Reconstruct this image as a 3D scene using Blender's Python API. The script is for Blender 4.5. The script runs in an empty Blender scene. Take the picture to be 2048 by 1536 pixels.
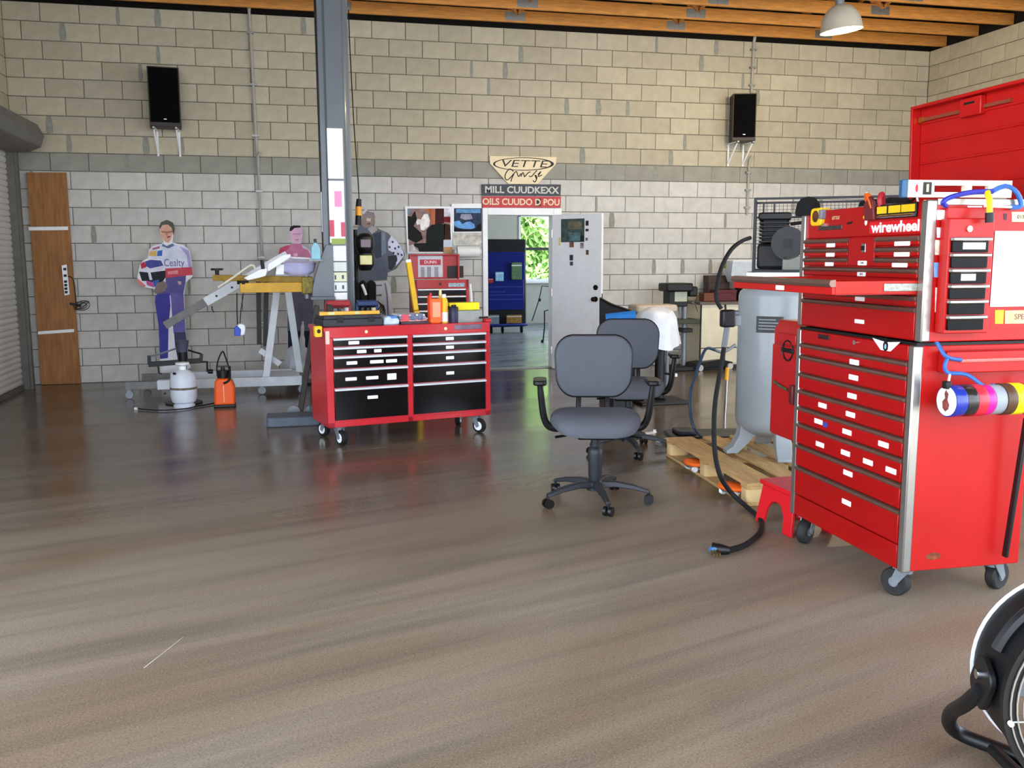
import bpy, bmesh, math, random
from mathutils import Vector, Matrix
random.seed(7)
PI = math.pi
S = bpy.context.scene
COL = S.collection
# ---------------------------------------------------------------- camera
FPX, YAW, PIT, ROL, CH = 1841.0, .231387, .137176, -.002763, 1.456
cf = Vector((math.sin(YAW)*math.cos(PIT), math.cos(YAW)*math.cos(PIT), -math.sin(PIT)))
cr0 = Vector((math.cos(YAW), -math.sin(YAW), 0)); cu0 = cr0.cross(cf)
cr = cr0*math.cos(ROL)+cu0*math.sin(ROL); cu = cu0*math.cos(ROL)-cr0*math.sin(ROL)
CP = Vector((0, 0, CH))
cam = bpy.data.cameras.new('camera'); camo = bpy.data.objects.new('camera', cam); COL.objects.link(camo)
cam.sensor_width = 36; cam.lens = FPX/2048*36; cam.clip_start = .05; cam.clip_end = 200
camo.matrix_world = Matrix(((cr.x, cu.x, -cf.x, CP.x), (cr.y, cu.y, -cf.y, CP.y), (cr.z, cu.z, -cf.z, CP.z), (0, 0, 0, 1)))
S.camera = camo
# ---------------------------------------------------------------- world, sun, exposure
w = bpy.data.worlds.new('sky'); S.world = w; w.use_nodes = True
wn = w.node_tree.nodes; wl = w.node_tree.links
bg = wn['Background']; bg.inputs[1].default_value = 4.0
gr = wn.new('ShaderNodeTexCoord'); sp = wn.new('ShaderNodeSeparateXYZ'); rp = wn.new('ShaderNodeValToRGB')
wl.new(gr.outputs['Generated'], sp.inputs[0]); wl.new(sp.outputs[2], rp.inputs[0]); wl.new(rp.outputs[0], bg.inputs[0])
rp.color_ramp.elements[0].position = 0.0; rp.color_ramp.elements[0].color = (.84, .91, 1.0, 1)
rp.color_ramp.elements[1].position = 0.7; rp.color_ramp.elements[1].color = (.62, .79, 1.0, 1)
sl = bpy.data.lights.new('sun', 'SUN'); sl.energy = 7.0; sl.angle = math.radians(3); sl.color = (1, .95, .86)
so = bpy.data.objects.new('sun', sl); COL.objects.link(so)
so.rotation_euler = Vector((-.12, .42, -.9)).to_track_quat('-Z', 'Y').to_euler()
S.view_settings.view_transform = 'Standard'; S.view_settings.look = 'None'
S.view_settings.exposure = 0.58; S.view_settings.gamma = 1; S.view_settings.use_curve_mapping = False

# ---------------------------------------------------------------- placing helpers
def ray(px, py): return cr*((px-1024)/FPX)-cu*((py-768)/FPX)+cf
def GZ(px, py, z=0):
    d = ray(px, py); return CP+d*((z-CH)/d.z)
def AY(px, py, y):
    d = ray(px, py); return CP+d*(y/d.y)
def proj(P):
    v = Vector(P)-CP; d = v.dot(cf); return 1024+FPX*v.dot(cr)/d, 768-FPX*v.dot(cu)/d, d
# ---------------------------------------------------------------- materials
def lin(c):
    r = []
    for v in c[:3]:
        v /= 255.; r.append(v/12.92 if v <= .04045 else ((v+.055)/1.055)**2.4)
    return (*r, 1)
MATS = {}
def mat(name, col, rough=.5, metal=0., var=.06, scale=12., bump=0., bscale=200., coat=0., trans=0., emit=None, es=0., island=0., spec=.5, ior=1.45, stretch=None, alpha=1.):
    if name in MATS: return MATS[name]
    m = bpy.data.materials.new(name); m.use_nodes = True; nt = m.node_tree; N = nt.nodes; L = nt.links
    b = N['Principled BSDF']; b.inputs['Roughness'].default_value = rough; b.inputs['Metallic'].default_value = metal
    b.inputs['Coat Weight'].default_value = coat; b.inputs['Coat Roughness'].default_value = .12
    b.inputs['Transmission Weight'].default_value = trans; b.inputs['IOR'].default_value = ior
    b.inputs['Specular IOR Level'].default_value = spec; b.inputs['Alpha'].default_value = alpha
    c = lin(col)
    tc = N.new('ShaderNodeTexCoord'); no = N.new('ShaderNodeTexNoise'); no.inputs['Scale'].default_value = scale; no.inputs['Detail'].default_value = 5
    src = tc.outputs['Object']
    if stretch:
        mp = N.new('ShaderNodeMapping'); mp.inputs['Scale'].default_value = stretch; L.new(src, mp.inputs[0]); src = mp.outputs[0]
    L.new(src, no.inputs['Vector'])
    hs = N.new('ShaderNodeHueSaturation'); hs.inputs['Color'].default_value = c
    mr = N.new('ShaderNodeMapRange'); mr.inputs['From Min'].default_value = .25; mr.inputs['From Max'].default_value = .75
    mr.inputs['To Min'].default_value = 1-var*2; mr.inputs['To Max'].default_value = 1+var*2
    L.new(no.outputs[0], mr.inputs[0]); val = mr.outputs[0]
    if island:
        oi = N.new('ShaderNodeObjectInfo'); ge = N.new('ShaderNodeNewGeometry')
        ad = N.new('ShaderNodeMath'); ad.operation = 'ADD'; L.new(oi.outputs['Random'], ad.inputs[0]); L.new(ge.outputs['Random Per Island'], ad.inputs[1])
        fr = N.new('ShaderNodeMath'); fr.operation = 'FRACT'; L.new(ad.outputs[0], fr.inputs[0])
        m2 = N.new('ShaderNodeMapRange'); m2.inputs['To Min'].default_value = 1-island; m2.inputs['To Max'].default_value = 1+island; L.new(fr.outputs[0], m2.inputs[0])
        mu = N.new('ShaderNodeMath'); mu.operation = 'MULTIPLY'; L.new(val, mu.inputs[0]); L.new(m2.outputs[0], mu.inputs[1]); val = mu.outputs[0]
    L.new(val, hs.inputs['Value']); L.new(hs.outputs[0], b.inputs['Base Color'])
    if bump:
        n2 = N.new('ShaderNodeTexNoise'); n2.inputs['Scale'].default_value = bscale; n2.inputs['Detail'].default_value = 4; L.new(src, n2.inputs['Vector'])
        bp = N.new('ShaderNodeBump'); bp.inputs['Strength'].default_value = bump; bp.inputs['Distance'].default_value = .004
        L.new(n2.outputs[0], bp.inputs['Height']); L.new(bp.outputs[0], b.inputs['Normal'])
    if emit:
        b.inputs['Emission Color'].default_value = lin(emit); b.inputs['Emission Strength'].default_value = es
    MATS[name] = m; return m
# ---------------------------------------------------------------- mesh builder
def catmull(pts, n=6, closed=False):
    P = [Vector(p) for p in pts]; out = []; k = len(P); rng = range(k if closed else k-1)
    for i in rng:
        if closed: p0, p1, p2, p3 = P[i-1], P[i], P[(i+1) % k], P[(i+2) % k]
        else: p0, p1, p2, p3 = P[max(i-1, 0)], P[i], P[i+1], P[min(i+2, k-1)]
        for j in range(n):
            t = j/n; out.append(.5*((2*p1)+(p2-p0)*t+(2*p0-5*p1+4*p2-p3)*t*t+(3*p1-p0-3*p2+p3)*t**3))
    if not closed: out.append(P[-1])
    return out
def rrect(x0, x1, z0, z1, r, n=4):
    o = []
    for cx, cz, a in ((x1-r, z1-r, 0), (x0+r, z1-r, 90), (x0+r, z0+r, 180), (x1-r, z0+r, 270)):
        for i in range(n+1):
            t = math.radians(a+90*i/n); o.append((cx+r*math.cos(t), cz+r*math.sin(t)))
    return o
def ellipse(cx, cz, a, b, n=24): return [(cx+a*math.cos(2*PI*i/n), cz+b*math.sin(2*PI*i/n)) for i in range(n)]
class MB:
    def __init__(s): s.v = []; s.f = []
    def add(s, vs, fs):
        o = len(s.v); s.v += [Vector(p) for p in vs]; s.f += [[i+o for i in f] for f in fs]; return s
    def box(s, x0, x1, y0, y1, z0, z1, M=None):
        vs = [Vector((x, y, z)) for z in (z0, z1) for y in (y0, y1) for x in (x0, x1)]
        if M: vs = [M@p for p in vs]
        return s.add(vs, [(0, 2, 3, 1), (4, 5, 7, 6), (0, 1, 5, 4), (2, 6, 7, 3), (0, 4, 6, 2), (1, 3, 7, 5)])
    def beam(s, p0, p1, w, h, up=(0, 0, 1)):
        p0 = Vector(p0); p1 = Vector(p1); d = (p1-p0).normalized(); u = Vector(up); sd = d.cross(u)
        if sd.length < 1e-4: sd = d.cross(Vector((1, 0, 0)))
        sd.normalize(); u = sd.cross(d)
        vs = [p+sd*(a*w/2)+u*(b*h/2) for p in (p0, p1) for a, b in ((-1, -1), (1, -1), (1, 1), (-1, 1))]
        return s.add(vs, [(3, 2, 1, 0), (4, 5, 6, 7), (0, 1, 5, 4), (1, 2, 6, 5), (2, 3, 7, 6), (3, 0, 4, 7)])
    def cyl(s, p0, p1, r0, r1=None, n=16, cap=True):
        p0 = Vector(p0); p1 = Vector(p1); r1 = r0 if r1 is None else r1; d = (p1-p0).normalized()
        a = d.cross(Vector((0, 0, 1)) if abs(d.z) < .9 else Vector((1, 0, 0))).normalized(); b = d.cross(a)
        vs = [p+(a*math.cos(2*PI*i/n)+b*math.sin(2*PI*i/n))*r for p, r in ((p0, r0), (p1, r1)) for i in range(n)]
        fs = [(i, i+n, (i+1) % n+n, (i+1) % n) for i in range(n)]
        if cap: fs += [list(range(n)), list(range(2*n-1, n-1, -1))]
        return s.add(vs, fs)
    def tube(s, pts, r, n=8, closed=False, smooth=0, flat=1.):
        P = catmull(pts, smooth, closed) if smooth else [Vector(p) for p in pts]
        k = len(P); vs = []; T = []
        for i in range(k):
            a = P[(i-1) % k] if closed or i else P[0]; c = P[(i+1) % k] if closed or i < k-1 else P[-1]; T.append((c-a).normalized())
        ref = Vector((0, 0, 1)) if abs(T[0].z) < .9 else Vector((1, 0, 0)); nrm = T[0].cross(ref).normalized()
        for i in range(k):
            nrm = (nrm-T[i]*nrm.dot(T[i])).normalized(); bn = T[i].cross(nrm); rr = r[i*len(r)//k] if isinstance(r, (list, tuple)) else r
            vs += [P[i]+(nrm*math.cos(2*PI*j/n)+bn*math.sin(2*PI*j/n)*flat)*rr for j in range(n)]
        fs = []
        for i in range(k if closed else k-1):
            q = ((i+1) % k)*n
            fs += [(i*n+j, i*n+(j+1) % n, q+(j+1) % n, q+j) for j in range(n)]
        if not closed: fs += [list(range(n-1, -1, -1)), list(range((k-1)*n, k*n))]
        return s.add(vs, fs)
    def lathe(s, prof, c=(0, 0, 0), n=24, M=None, sx=1., sy=1.):
        c = Vector(c); vs = []
        for r, z in prof:
            for i in range(n):
                p = Vector((r*math.cos(2*PI*i/n)*sx, r*math.sin(2*PI*i/n)*sy, z)); p = (M@p if M else p)+c; vs.append(p)
        k = len(prof); fs = [(i*n+j, i*n+(j+1) % n, (i+1)*n+(j+1) % n, (i+1)*n+j) for i in range(k-1) for j in range(n)]
        fs += [list(range(n-1, -1, -1)), list(range((k-1)*n, k*n))]
        return s.add(vs, fs)
    def prism(s, poly, a0, a1, plane='xz', M=None):
        def mk(u, v, a): return Vector((u, a, v)) if plane == 'xz' else (Vector((a, u, v)) if plane == 'yz' else Vector((u, v, a)))
        vs = [mk(u, v, a) for a in (a0, a1) for u, v in poly]; k = len(poly)
        if M: vs = [M@p for p in vs]
        fs = [list(range(k)), list(range(2*k-1, k-1, -1))]+[(i, i+k, (i+1) % k+k, (i+1) % k) for i in range(k)]
        return s.add(vs, fs)
    def mesh(s, name, m, smooth=True, ang=35):
        me = bpy.data.meshes.new(name); me.from_pydata(s.v, [], s.f)
        bm = bmesh.new(); bm.from_mesh(me); bmesh.ops.recalc_face_normals(bm, faces=bm.faces); bm.to_mesh(me); bm.free()
        if m: me.materials.append(m)
        if smooth:
            me.shade_smooth(); me.set_sharp_from_angle(angle=math.radians(ang))
        return me
    def build(s, name, m, parent=None, bevel=0., smooth=True, world=False, loc=None, rot=None, seg=2):
        if world and parent is not None:
            iv = wmat(parent).inverted(); s.v = [iv@p for p in s.v]
        o = bpy.data.objects.new(name, s.mesh(name, m, smooth)); COL.objects.link(o); o.parent = parent
        if loc: o.location = loc
        if rot: o.rotation_euler = rot
        if bevel:
            b = o.modifiers.new('bevel', 'BEVEL'); b.width = bevel; b.segments = seg; b.limit_method = 'ANGLE'; b.angle_limit = math.radians(40)
        return o
def wmat(o):
    m = o.matrix_basis.copy(); p = o.parent
    while p: m = p.matrix_basis@m; p = p.parent
    return m
def thing(name, label, cat, loc=(0, 0, 0), rz=0., group=None, rx=0., ry=0.):
    o = bpy.data.objects.new(name, None); COL.objects.link(o); o.empty_display_size = .05
    o.location = loc; o.rotation_euler = (rx, ry, rz); o['label'] = label; o['category'] = cat
    if group: o['group'] = group
    return o
def tag(o, label, cat, group=None):
    o['label'] = label; o['category'] = cat
    if group: o['group'] = group
    return o
def struct(o): o['kind'] = 'structure'; return o
def sroot(name, loc=(0, 0, 0)):
    o = bpy.data.objects.new(name, None); COL.objects.link(o); o.location = loc; o.empty_display_size = .05; return struct(o)
def copy_tree(o, parent=None):
    c = o.copy(); COL.objects.link(c); c.parent = parent
    for ch in list(o.children): copy_tree(ch, c)
    return c
def inst(o, parent, loc=None, rz=None, name=None):
    c = o.copy(); COL.objects.link(c); c.parent = parent
    if loc is not None: c.location = loc
    if rz is not None: c.rotation_euler = (0, 0, rz)
    return c
def txt(name, s, size, m, parent, loc, rot, extr=.0006, sx=1., shear=0., world=False, align='CENTER', off=0.):
    cu_ = bpy.data.curves.new('t', 'FONT'); cu_.body = s; cu_.size = size; cu_.extrude = extr; cu_.align_x = align; cu_.align_y = 'CENTER'; cu_.shear = shear; cu_.offset = off
    cu_.resolution_u = 3
    t = bpy.data.objects.new('t', cu_); COL.objects.link(t); bpy.context.view_layer.update()
    me = bpy.data.meshes.new_from_object(t.evaluated_get(bpy.context.evaluated_depsgraph_get())); bpy.data.objects.remove(t)
    me.materials.clear(); me.materials.append(m); me.name = name
    o = bpy.data.objects.new(name, me); COL.objects.link(o); o.parent = parent; o.scale = (sx, 1, 1)
    o.rotation_euler = rot; o.location = loc
    if world: o.location = wmat(parent).inverted()@Vector(loc)
    return o
def pxpoly(parent, name, m, pts, y, th=.003, holes=None, bevel=0.):
    """outline given where it stands on the plane Y=y; a board of thickness th whose face is at y"""
    b = MB(); b.prism([(AY(a, c, y).x, AY(a, c, y).z) for a, c in pts], y, y+th)
    return b.build(name, m, parent, world=True, bevel=bevel)
# ================================================================ STRUCTURE
K = .2032; BW = .4064; DY = 11.606; XL = -3.03; XR = 8.712; NK = 21; HT = NK*K
m_block = mat('concrete_block', (188, 180, 158), .93, var=.05, scale=9, bump=.5, bscale=160, island=.085, spec=.2)
m_block_daylit = mat('concrete_block_daylit', (204, 202, 196), .93, var=.05, scale=9, bump=.5, bscale=160, island=.07, spec=.2)  # lower courses: cooler, brighter daylight painted into the block colour
m_bond = mat('bond_beam_block', (156, 155, 145), .93, var=.06, scale=7, bump=.5, bscale=160, island=.04, spec=.2)
m_mortar = mat('mortar', (92, 90, 82), .95, var=.12, scale=20, bump=.4, spec=.1)
m_smear = mat('mortar_smear', (150, 150, 140), .95, var=.10, scale=25, bump=.4, spec=.1)
m_wood = mat('truss_pine', (205, 140, 66), .7, var=.13, scale=5, stretch=(1.2, 14, 14), bump=.15, bscale=60)
m_wood2 = mat('truss_web_pine', (190, 124, 58), .7, var=.14, scale=6, stretch=(6, 6, 2), bump=.15, bscale=60)
m_deck = mat('roof_decking', (92, 58, 32), .85, var=.18, scale=3, stretch=(1, 8, 1))
m_galv = mat('galvanised', (150, 150, 146), .45, metal=.7, var=.08, scale=40)
m_black = mat('black_paint', (10, 10, 11), .5, var=.1, scale=30)
m_blackp = mat('black_plastic', (15, 15, 17), .42, var=.08, scale=60, bump=.1, bscale=500)
m_rubber = mat('black_rubber', (13, 13, 14), .75, var=.1, scale=60)
m_white = mat('white_paint', (244, 246, 248), .42, var=.02, scale=10)
m_chrome = mat('chrome', (215, 215, 218), .18, metal=1., var=.03)
m_alum = mat('brushed_aluminium', (196, 196, 194), .35, metal=.85, var=.04, scale=60, stretch=(1, 1, .05))
m_paper = mat('white_label', (240, 240, 236), .6, var=.02)
m_steel = mat('grey_steel', (128, 134, 140), .4, metal=.3, var=.06, scale=15)

def floor_mat(name, base, stain, light, rlo, rhi, grain=.5, wet_dim=None):
    m = bpy.data.materials.new(name); m.use_nodes = True; nt = m.node_tree; N = nt.nodes; L = nt.links; b = N['Principled BSDF']
    tc = N.new('ShaderNodeTexCoord')
    def noise(scale, st=(1, 1, 1), det=6, rot=0., dist=0.):
        mp = N.new('ShaderNodeMapping'); mp.vector_type = 'TEXTURE'; mp.inputs['Scale'].default_value = [1/q for q in st]; mp.inputs['Rotation'].default_value = (0, 0, rot); L.new(tc.outputs['Object'], mp.inputs[0])
        n = N.new('ShaderNodeTexNoise'); n.inputs['Scale'].default_value = scale; n.inputs['Detail'].default_value = det; n.inputs['Distortion'].default_value = dist
        L.new(mp.outputs[0], n.inputs['Vector']); return n.outputs[0]
    def ramp(src, a, c):
        r = N.new('ShaderNodeMapRange'); r.inputs['From Min'].default_value = a; r.inputs['From Max'].default_value = c; L.new(src, r.inputs[0]); return r.outputs[0]
    def mix(f, a, c, fac=None):
        x = N.new('ShaderNodeMix'); x.data_type = 'RGBA'
        if isinstance(f, float): x.inputs[0].default_value = f
        else: L.new(f, x.inputs[0])
        for i, v in ((6, a), (7, c)):
            if isinstance(v, tuple): x.inputs[i].default_value = v
            else: L.new(v, x.inputs[i])
        return x.outputs[2]
    big = ramp(noise(.4, (.5, 1.5, 1), 5, .28, .5), .33, .70); mid = ramp(noise(.9, (.35, 2.0, 1), 7, .30, .6), .34, .72)
    strk = ramp(noise(2.6, (.16, 2.6, 1), 8, .31, .3), .45, .78)
    c1 = mix(big, lin(base), lin(stain)); c2 = mix(mid, c1, lin(light)); 
    c2b = N.new('ShaderNodeMix'); c2b.data_type = 'RGBA'; c2b.inputs[0].default_value = .5; L.new(c1, c2b.inputs[6]); L.new(c2, c2b.inputs[7])
    sk = N.new('ShaderNodeMath'); sk.operation = 'MULTIPLY'; sk.inputs[1].default_value = .62; L.new(strk, sk.inputs[0])
    c3 = mix(sk.outputs[0], c2b.outputs[2], lin([v*.52 for v in base]))
    spk = ramp(noise(150, (1, 1, 1), 2), .50, .75); fs = N.new('ShaderNodeMath'); fs.operation = 'MULTIPLY'; fs.inputs[1].default_value = grain*.45; L.new(spk, fs.inputs[0])
    c4 = mix(fs.outputs[0], c3, lin([min(255, v*1.28) for v in light]))
    spd = ramp(noise(120, (1, 1, 1), 3, .5), .53, .75); fd = N.new('ShaderNodeMath'); fd.operation = 'MULTIPLY'; fd.inputs[1].default_value = grain*1.25; L.new(spd, fd.inputs[0])
    c5 = mix(fd.outputs[0], c4, lin([v*.45 for v in base]))
    if wet_dim:      # dry in front, damp and shiny at back; tone also paints dimmer light there
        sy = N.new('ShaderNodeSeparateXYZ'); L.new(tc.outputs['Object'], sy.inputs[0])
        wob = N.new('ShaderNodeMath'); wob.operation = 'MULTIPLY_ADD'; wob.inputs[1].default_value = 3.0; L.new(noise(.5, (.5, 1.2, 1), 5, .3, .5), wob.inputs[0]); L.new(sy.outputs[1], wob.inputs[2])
        wf = ramp(wob.outputs[0], wet_dim[0]+1.5, wet_dim[1]+1.5)
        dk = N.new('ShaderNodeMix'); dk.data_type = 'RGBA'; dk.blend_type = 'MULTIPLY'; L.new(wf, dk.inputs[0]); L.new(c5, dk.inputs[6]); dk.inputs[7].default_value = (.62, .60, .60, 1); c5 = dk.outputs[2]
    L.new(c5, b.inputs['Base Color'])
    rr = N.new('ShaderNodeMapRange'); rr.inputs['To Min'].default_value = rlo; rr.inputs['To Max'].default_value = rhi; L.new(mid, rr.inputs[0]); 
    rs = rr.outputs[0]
    if wet_dim:
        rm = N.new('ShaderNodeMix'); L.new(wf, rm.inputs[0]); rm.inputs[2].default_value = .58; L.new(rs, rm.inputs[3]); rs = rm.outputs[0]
    L.new(rs, b.inputs['Roughness']); b.inputs['Specular IOR Level'].default_value = .5
    bp = N.new('ShaderNodeBump'); bp.inputs['Strength'].default_value = .16; bp.inputs['Distance'].default_value = .004
    L.new(noise(60, (1, 1, 1), 5), bp.inputs['Height']); L.new(bp.outputs[0], b.inputs['Normal'])
    return m
m_floor = floor_mat('stained_concrete_floor', (126, 110, 91), (118, 86, 56), (164, 154, 136), .11, .28, wet_dim=(3.2, 6.2))
m_floor2 = floor_mat('grey_concrete_floor', (118, 126, 132), (104, 112, 120), (136, 142, 148), .2, .4, .2)
m_apron = floor_mat('driveway_concrete', (176, 172, 164), (160, 156, 150), (190, 186, 178), .7, .9, .3)
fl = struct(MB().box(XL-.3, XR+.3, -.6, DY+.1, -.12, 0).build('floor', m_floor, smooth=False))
q0, q1 = GZ(288, 1336), GZ(367, 1274); dq = (q1-q0).normalized(); nq = Vector((-dq.y, dq.x, 0))*.0022
MB().add([q0-nq+Vector((0, 0, .0006)), q0+nq+Vector((0, 0, .0006)), q1+nq*.4+Vector((0, 0, .0006)), q1-nq*.4+Vector((0, 0, .0006))], [(0, 1, 2, 3)]).build('floor_scratch', mat('chalk_scratch', (206, 196, 180), .9), fl, smooth=False)
struct(MB().box(XL-14, XR+14, -16, -.6, -.14, -.02).build('driveway', m_apron, smooth=False))

# ---- block walls
_bc = {}
def block_mesh(L_, m, h=K, proud=.012):
    key = (round(L_, 3), m.name, round(h, 3))
    if key not in _bc:
        g = .0035; c = .006; b = MB(); x0, x1, z0, z1 = g, L_-g, g, h-g
        if x1-x0 < .03: c = .003
        vs = [(x0, proud, z0), (x1, proud, z0), (x1, proud, z1), (x0, proud, z1), (x0, c*.6, z0), (x1, c*.6, z0), (x1, c*.6, z1), (x0, c*.6, z1),
              (x0+c, 0, z0+c), (x1-c, 0, z0+c), (x1-c, 0, z1-c), (x0+c, 0, z1-c)]
        fs = [(8, 9, 10, 11)]+[(4+i, 4+(i+1) % 4, 8+(i+1) % 4, 8+i) for i in range(4)]+[(i, (i+1) % 4, 4+(i+1) % 4, 4+i) for i in range(4)]
        b.add(vs, fs); _bc[key] = b.mesh('block', m, smooth=False)
    return _bc[key]
def row_blocks(k, a, b, phase, holes=()):
    """clipped running-bond intervals of one course"""
    segs = [(a, b)]
    for h0, h1, kk in holes:
        if k < kk:
            segs = [s for q in segs for s in ((q[0], min(q[1], h0)), (max(q[0], h1), q[1])) if s[1]-s[0] > .02]
    out = []; ph = phase+(0 if k % 2 == 0 else BW/2)
    for s0, s1 in segs:
        i = math.floor((s0-ph)/BW)
        while ph+i*BW < s1-1e-6:
            c0 = max(s0, ph+i*BW); c1 = min(s1, ph+(i+1)*BW)
            if c1-c0 > .02: out.append((c0, c1))
            i += 1
    return out
DX0, DX1 = 2.352, 3.392     # doorway in the block wall
wb = sroot('wall_back', (0, DY, 0))
core = MB()
for x0, x1, z0, z1 in ((XL-.3, DX0, 0, HT), (DX1, XR+.3, 0, HT), (DX0, DX1, 10*K, HT)): core.box(x0, x1, .008, .2, z0, z1)
core.build('mortar_bed', m_mortar, wb, smooth=False)
cand = []
for k in range(NK):
    for c0, c1 in row_blocks(k, XL, XR, 1.0137, ((DX0, DX1, 10),)):
        px, py, d = proj(((c0+c1)/2, DY, (k+.5)*K)); vis = -40 < px < 2088 and -20 < py < 1560
        cand.append((-(1/d) if vis else 1, k, c0, c1))
cand.sort()
def bmat(k): return m_bond if k == 12 else (m_block if k > 12 else m_block_daylit)
rest = {}
for n, (q, k, c0, c1) in enumerate(cand):
    if n < 300:
        o = bpy.data.objects.new('block', block_mesh(c1-c0, bmat(k))); COL.objects.link(o); o.parent = wb; o.location = (c0, -.004+random.uniform(-.0025, .0025), k*K)
    else:
        me = block_mesh(c1-c0, bmat(k)); r = rest.setdefault(bmat(k).name, (MB(), bmat(k)))[0]; j = random.uniform(-.0025, .0025)
        r.add([v.co+Vector((c0, -.004+j, k*K)) for v in me.vertices], [list(p.vertices) for p in me.polygons])
for nm, (r, m) in rest.items():
    o = r.build('block_courses', m, wb, smooth=False); o['kind'] = 'stuff'
# wide mortar joints squeezed out between some blocks
sm = MB(); pts = [(0, 0), (.052, .004), (.058, .09), (.046, .188), (.004, .19), (-.006, .1)]
sm.prism(pts, -.009, .004); sme = sm.mesh('mortar_smear', m_smear, smooth=False)
rr_ = random.Random(3)
for k in range(3, NK):
    for c0, c1 in row_blocks(k, XL, 7.2, 1.0137, ((DX0, DX1, 10),)):
        if rr_.random() < .17 and c0 > XL+.1 and not (k < 12 and -1.9 < c0 < 4.4 and rr_.random() < .6):
            o = bpy.data.objects.new('mortar_smear', sme); COL.objects.link(o); o.parent = wb; o.location = (c0-.014+rr_.uniform(-.01, .01), 0, k*K+.006); o.scale = (rr_.uniform(.5, 1.25), 1, 1)
# ---- right wall
wr = sroot('wall_right', (XR, 0, 0))
MB().box(.008, .2, 6.0, DY, 0, HT).build('mortar_bed', m_mortar, wr, smooth=False)
rg = MB()
for k in range(NK):
    for c0, c1 in row_blocks(k, 6.0, DY-.005, 11.606 if k % 2 else 11.606):
        me = block_mesh(c1-c0, bmat(k)); px, py, d = proj((XR, (c0+c1)/2, (k+.5)*K))
        if 1840 < px < 2120 and -30 < py < 460:
            o = bpy.data.objects.new('block', me); COL.objects.link(o); o.parent = wr; o.rotation_euler = (0, 0, -PI/2); o.location = (-.004+random.uniform(-.002, .002), c1, k*K)
        else: rg.add([Vector((v.co.y-.004, c1-v.co.x, v.co.z+k*K)) for v in me.vertices], [list(p.vertices) for p in me.polygons])
o = rg.build('block_courses', m_block, wr, smooth=False); o['kind'] = 'stuff'
# ---- left wall with a roll-up door
wlft = sroot('wall_left', (XL, 0, 0))
MB().box(-.2, -.008, 5.6, DY, 2.62, HT).box(-.2, -.008, 11.24, DY, 0, 2.62).box(-.2, -.008, 5.2, 5.6, 0, HT).build('mortar_bed', m_mortar, wlft, smooth=False)
rg = MB()
for k in range(NK):
    for c0, c1 in row_blocks(k, 5.2, DY-.005, DY):
        if k < 13:
            if c1 <= 5.6: pass
            elif c0 >= 11.24: pass
            else: continue
        me = block_mesh(c1-c0, bmat(k)); rg.add([Vector((-v.co.y+.004, c0+v.co.x, v.co.z+k*K)) for v in me.vertices], [list(p.vertices) for p in me.polygons])
o = rg.build('block_courses', m_block, wlft, smooth=False); o['kind'] = 'stuff'
m_shut = mat('roller_shutter', (196, 194, 188), .55, var=.05, scale=8, stretch=(1, .3, 1))
m_guide = mat('shutter_guide', (96, 94, 88), .6, var=.1, scale=10)
dr1 = sroot('door_1', (XL+.03, 8.4, 0))
slp = MB().prism([(0, 0), (.012, .008), (.018, .03), (.012, .055), (0, .063), (-.008, .063), (-.008, 0)], -2.8, 2.8, 'xz'); slm = slp.mesh('shutter_slat', m_shut, ang=20)
for i in range(40):
    o = bpy.data.objects.new('shutter_slat', slm); COL.objects.link(o); o.parent = dr1; o.location = (0, 0, .05+i*.064)
MB().box(-.015, .03, -2.8, 2.8, 0, .05).build('bottom_bar', m_guide, dr1)
MB().box(-.03, .09, 2.78, 2.98, 0, 2.66).box(.07, .12, 2.80, 2.84, 0, 2.66).build('guide_rail', m_guide, dr1, bevel=.004)
MB().box(-.03, .09, -2.98, -2.78, 0, 2.66).build('guide_rail', m_guide, dr1, bevel=.004)
m_hood = mat('shutter_hood', (112, 110, 106), .55, var=.07, scale=6)
MB().prism([(-.03, 2.60), (.22, 2.60), (.36, 2.66), (.40, 2.78), (.34, 2.90), (.2, 2.97), (-.03, 2.98)], -2.95, 2.85).build('roller_hood', m_hood, dr1, bevel=.01)
for o_ in dr1.children:
    if o_.name.startswith('roller_hood'): o_.location = (0, 0, 0)
# ---- roof: deck, closing boards, trusses
ce = sroot('ceiling', (0, 0, HT))
struct(MB().box(XL-.3, XR+.3, -.3, -.1, 4.0, HT+1.12).build('wall_front_sunblock', m_block, smooth=False))  # unseen header, added to keep sun off the floor and dim the roof
MB().box(XL-.3, XR+.3, -.3, DY+.4, 1.12, 1.18).build('roof_deck', m_deck, ce, smooth=False)
MB().box(XL-.3, XR+.3, DY+.2, DY+.26, 0, 1.12).box(XR+.14, XR+.2, -.1, DY+.2, 0, 1.12).box(XL-.2, XL-.14, -.1, DY+.2, 0, 1.12).build('eave_gap_shade', mat('eave_gap_shade', (20, 17, 14), .9), ce, smooth=False)  # near-black colour paints in the shade of the eave gap
for i in range(14):
    MB().box(-.04, .04, -.1, DY+.35, 1.03, 1.12).build('purlin', m_wood2, ce, loc=(XL+.3+i*.9, 0, 0), smooth=False)
ords = ['nearest the block wall', 'second from the block wall', 'third from the block wall', 'fourth from the block wall', 'fifth from the block wall', 'sixth from the block wall']
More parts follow.
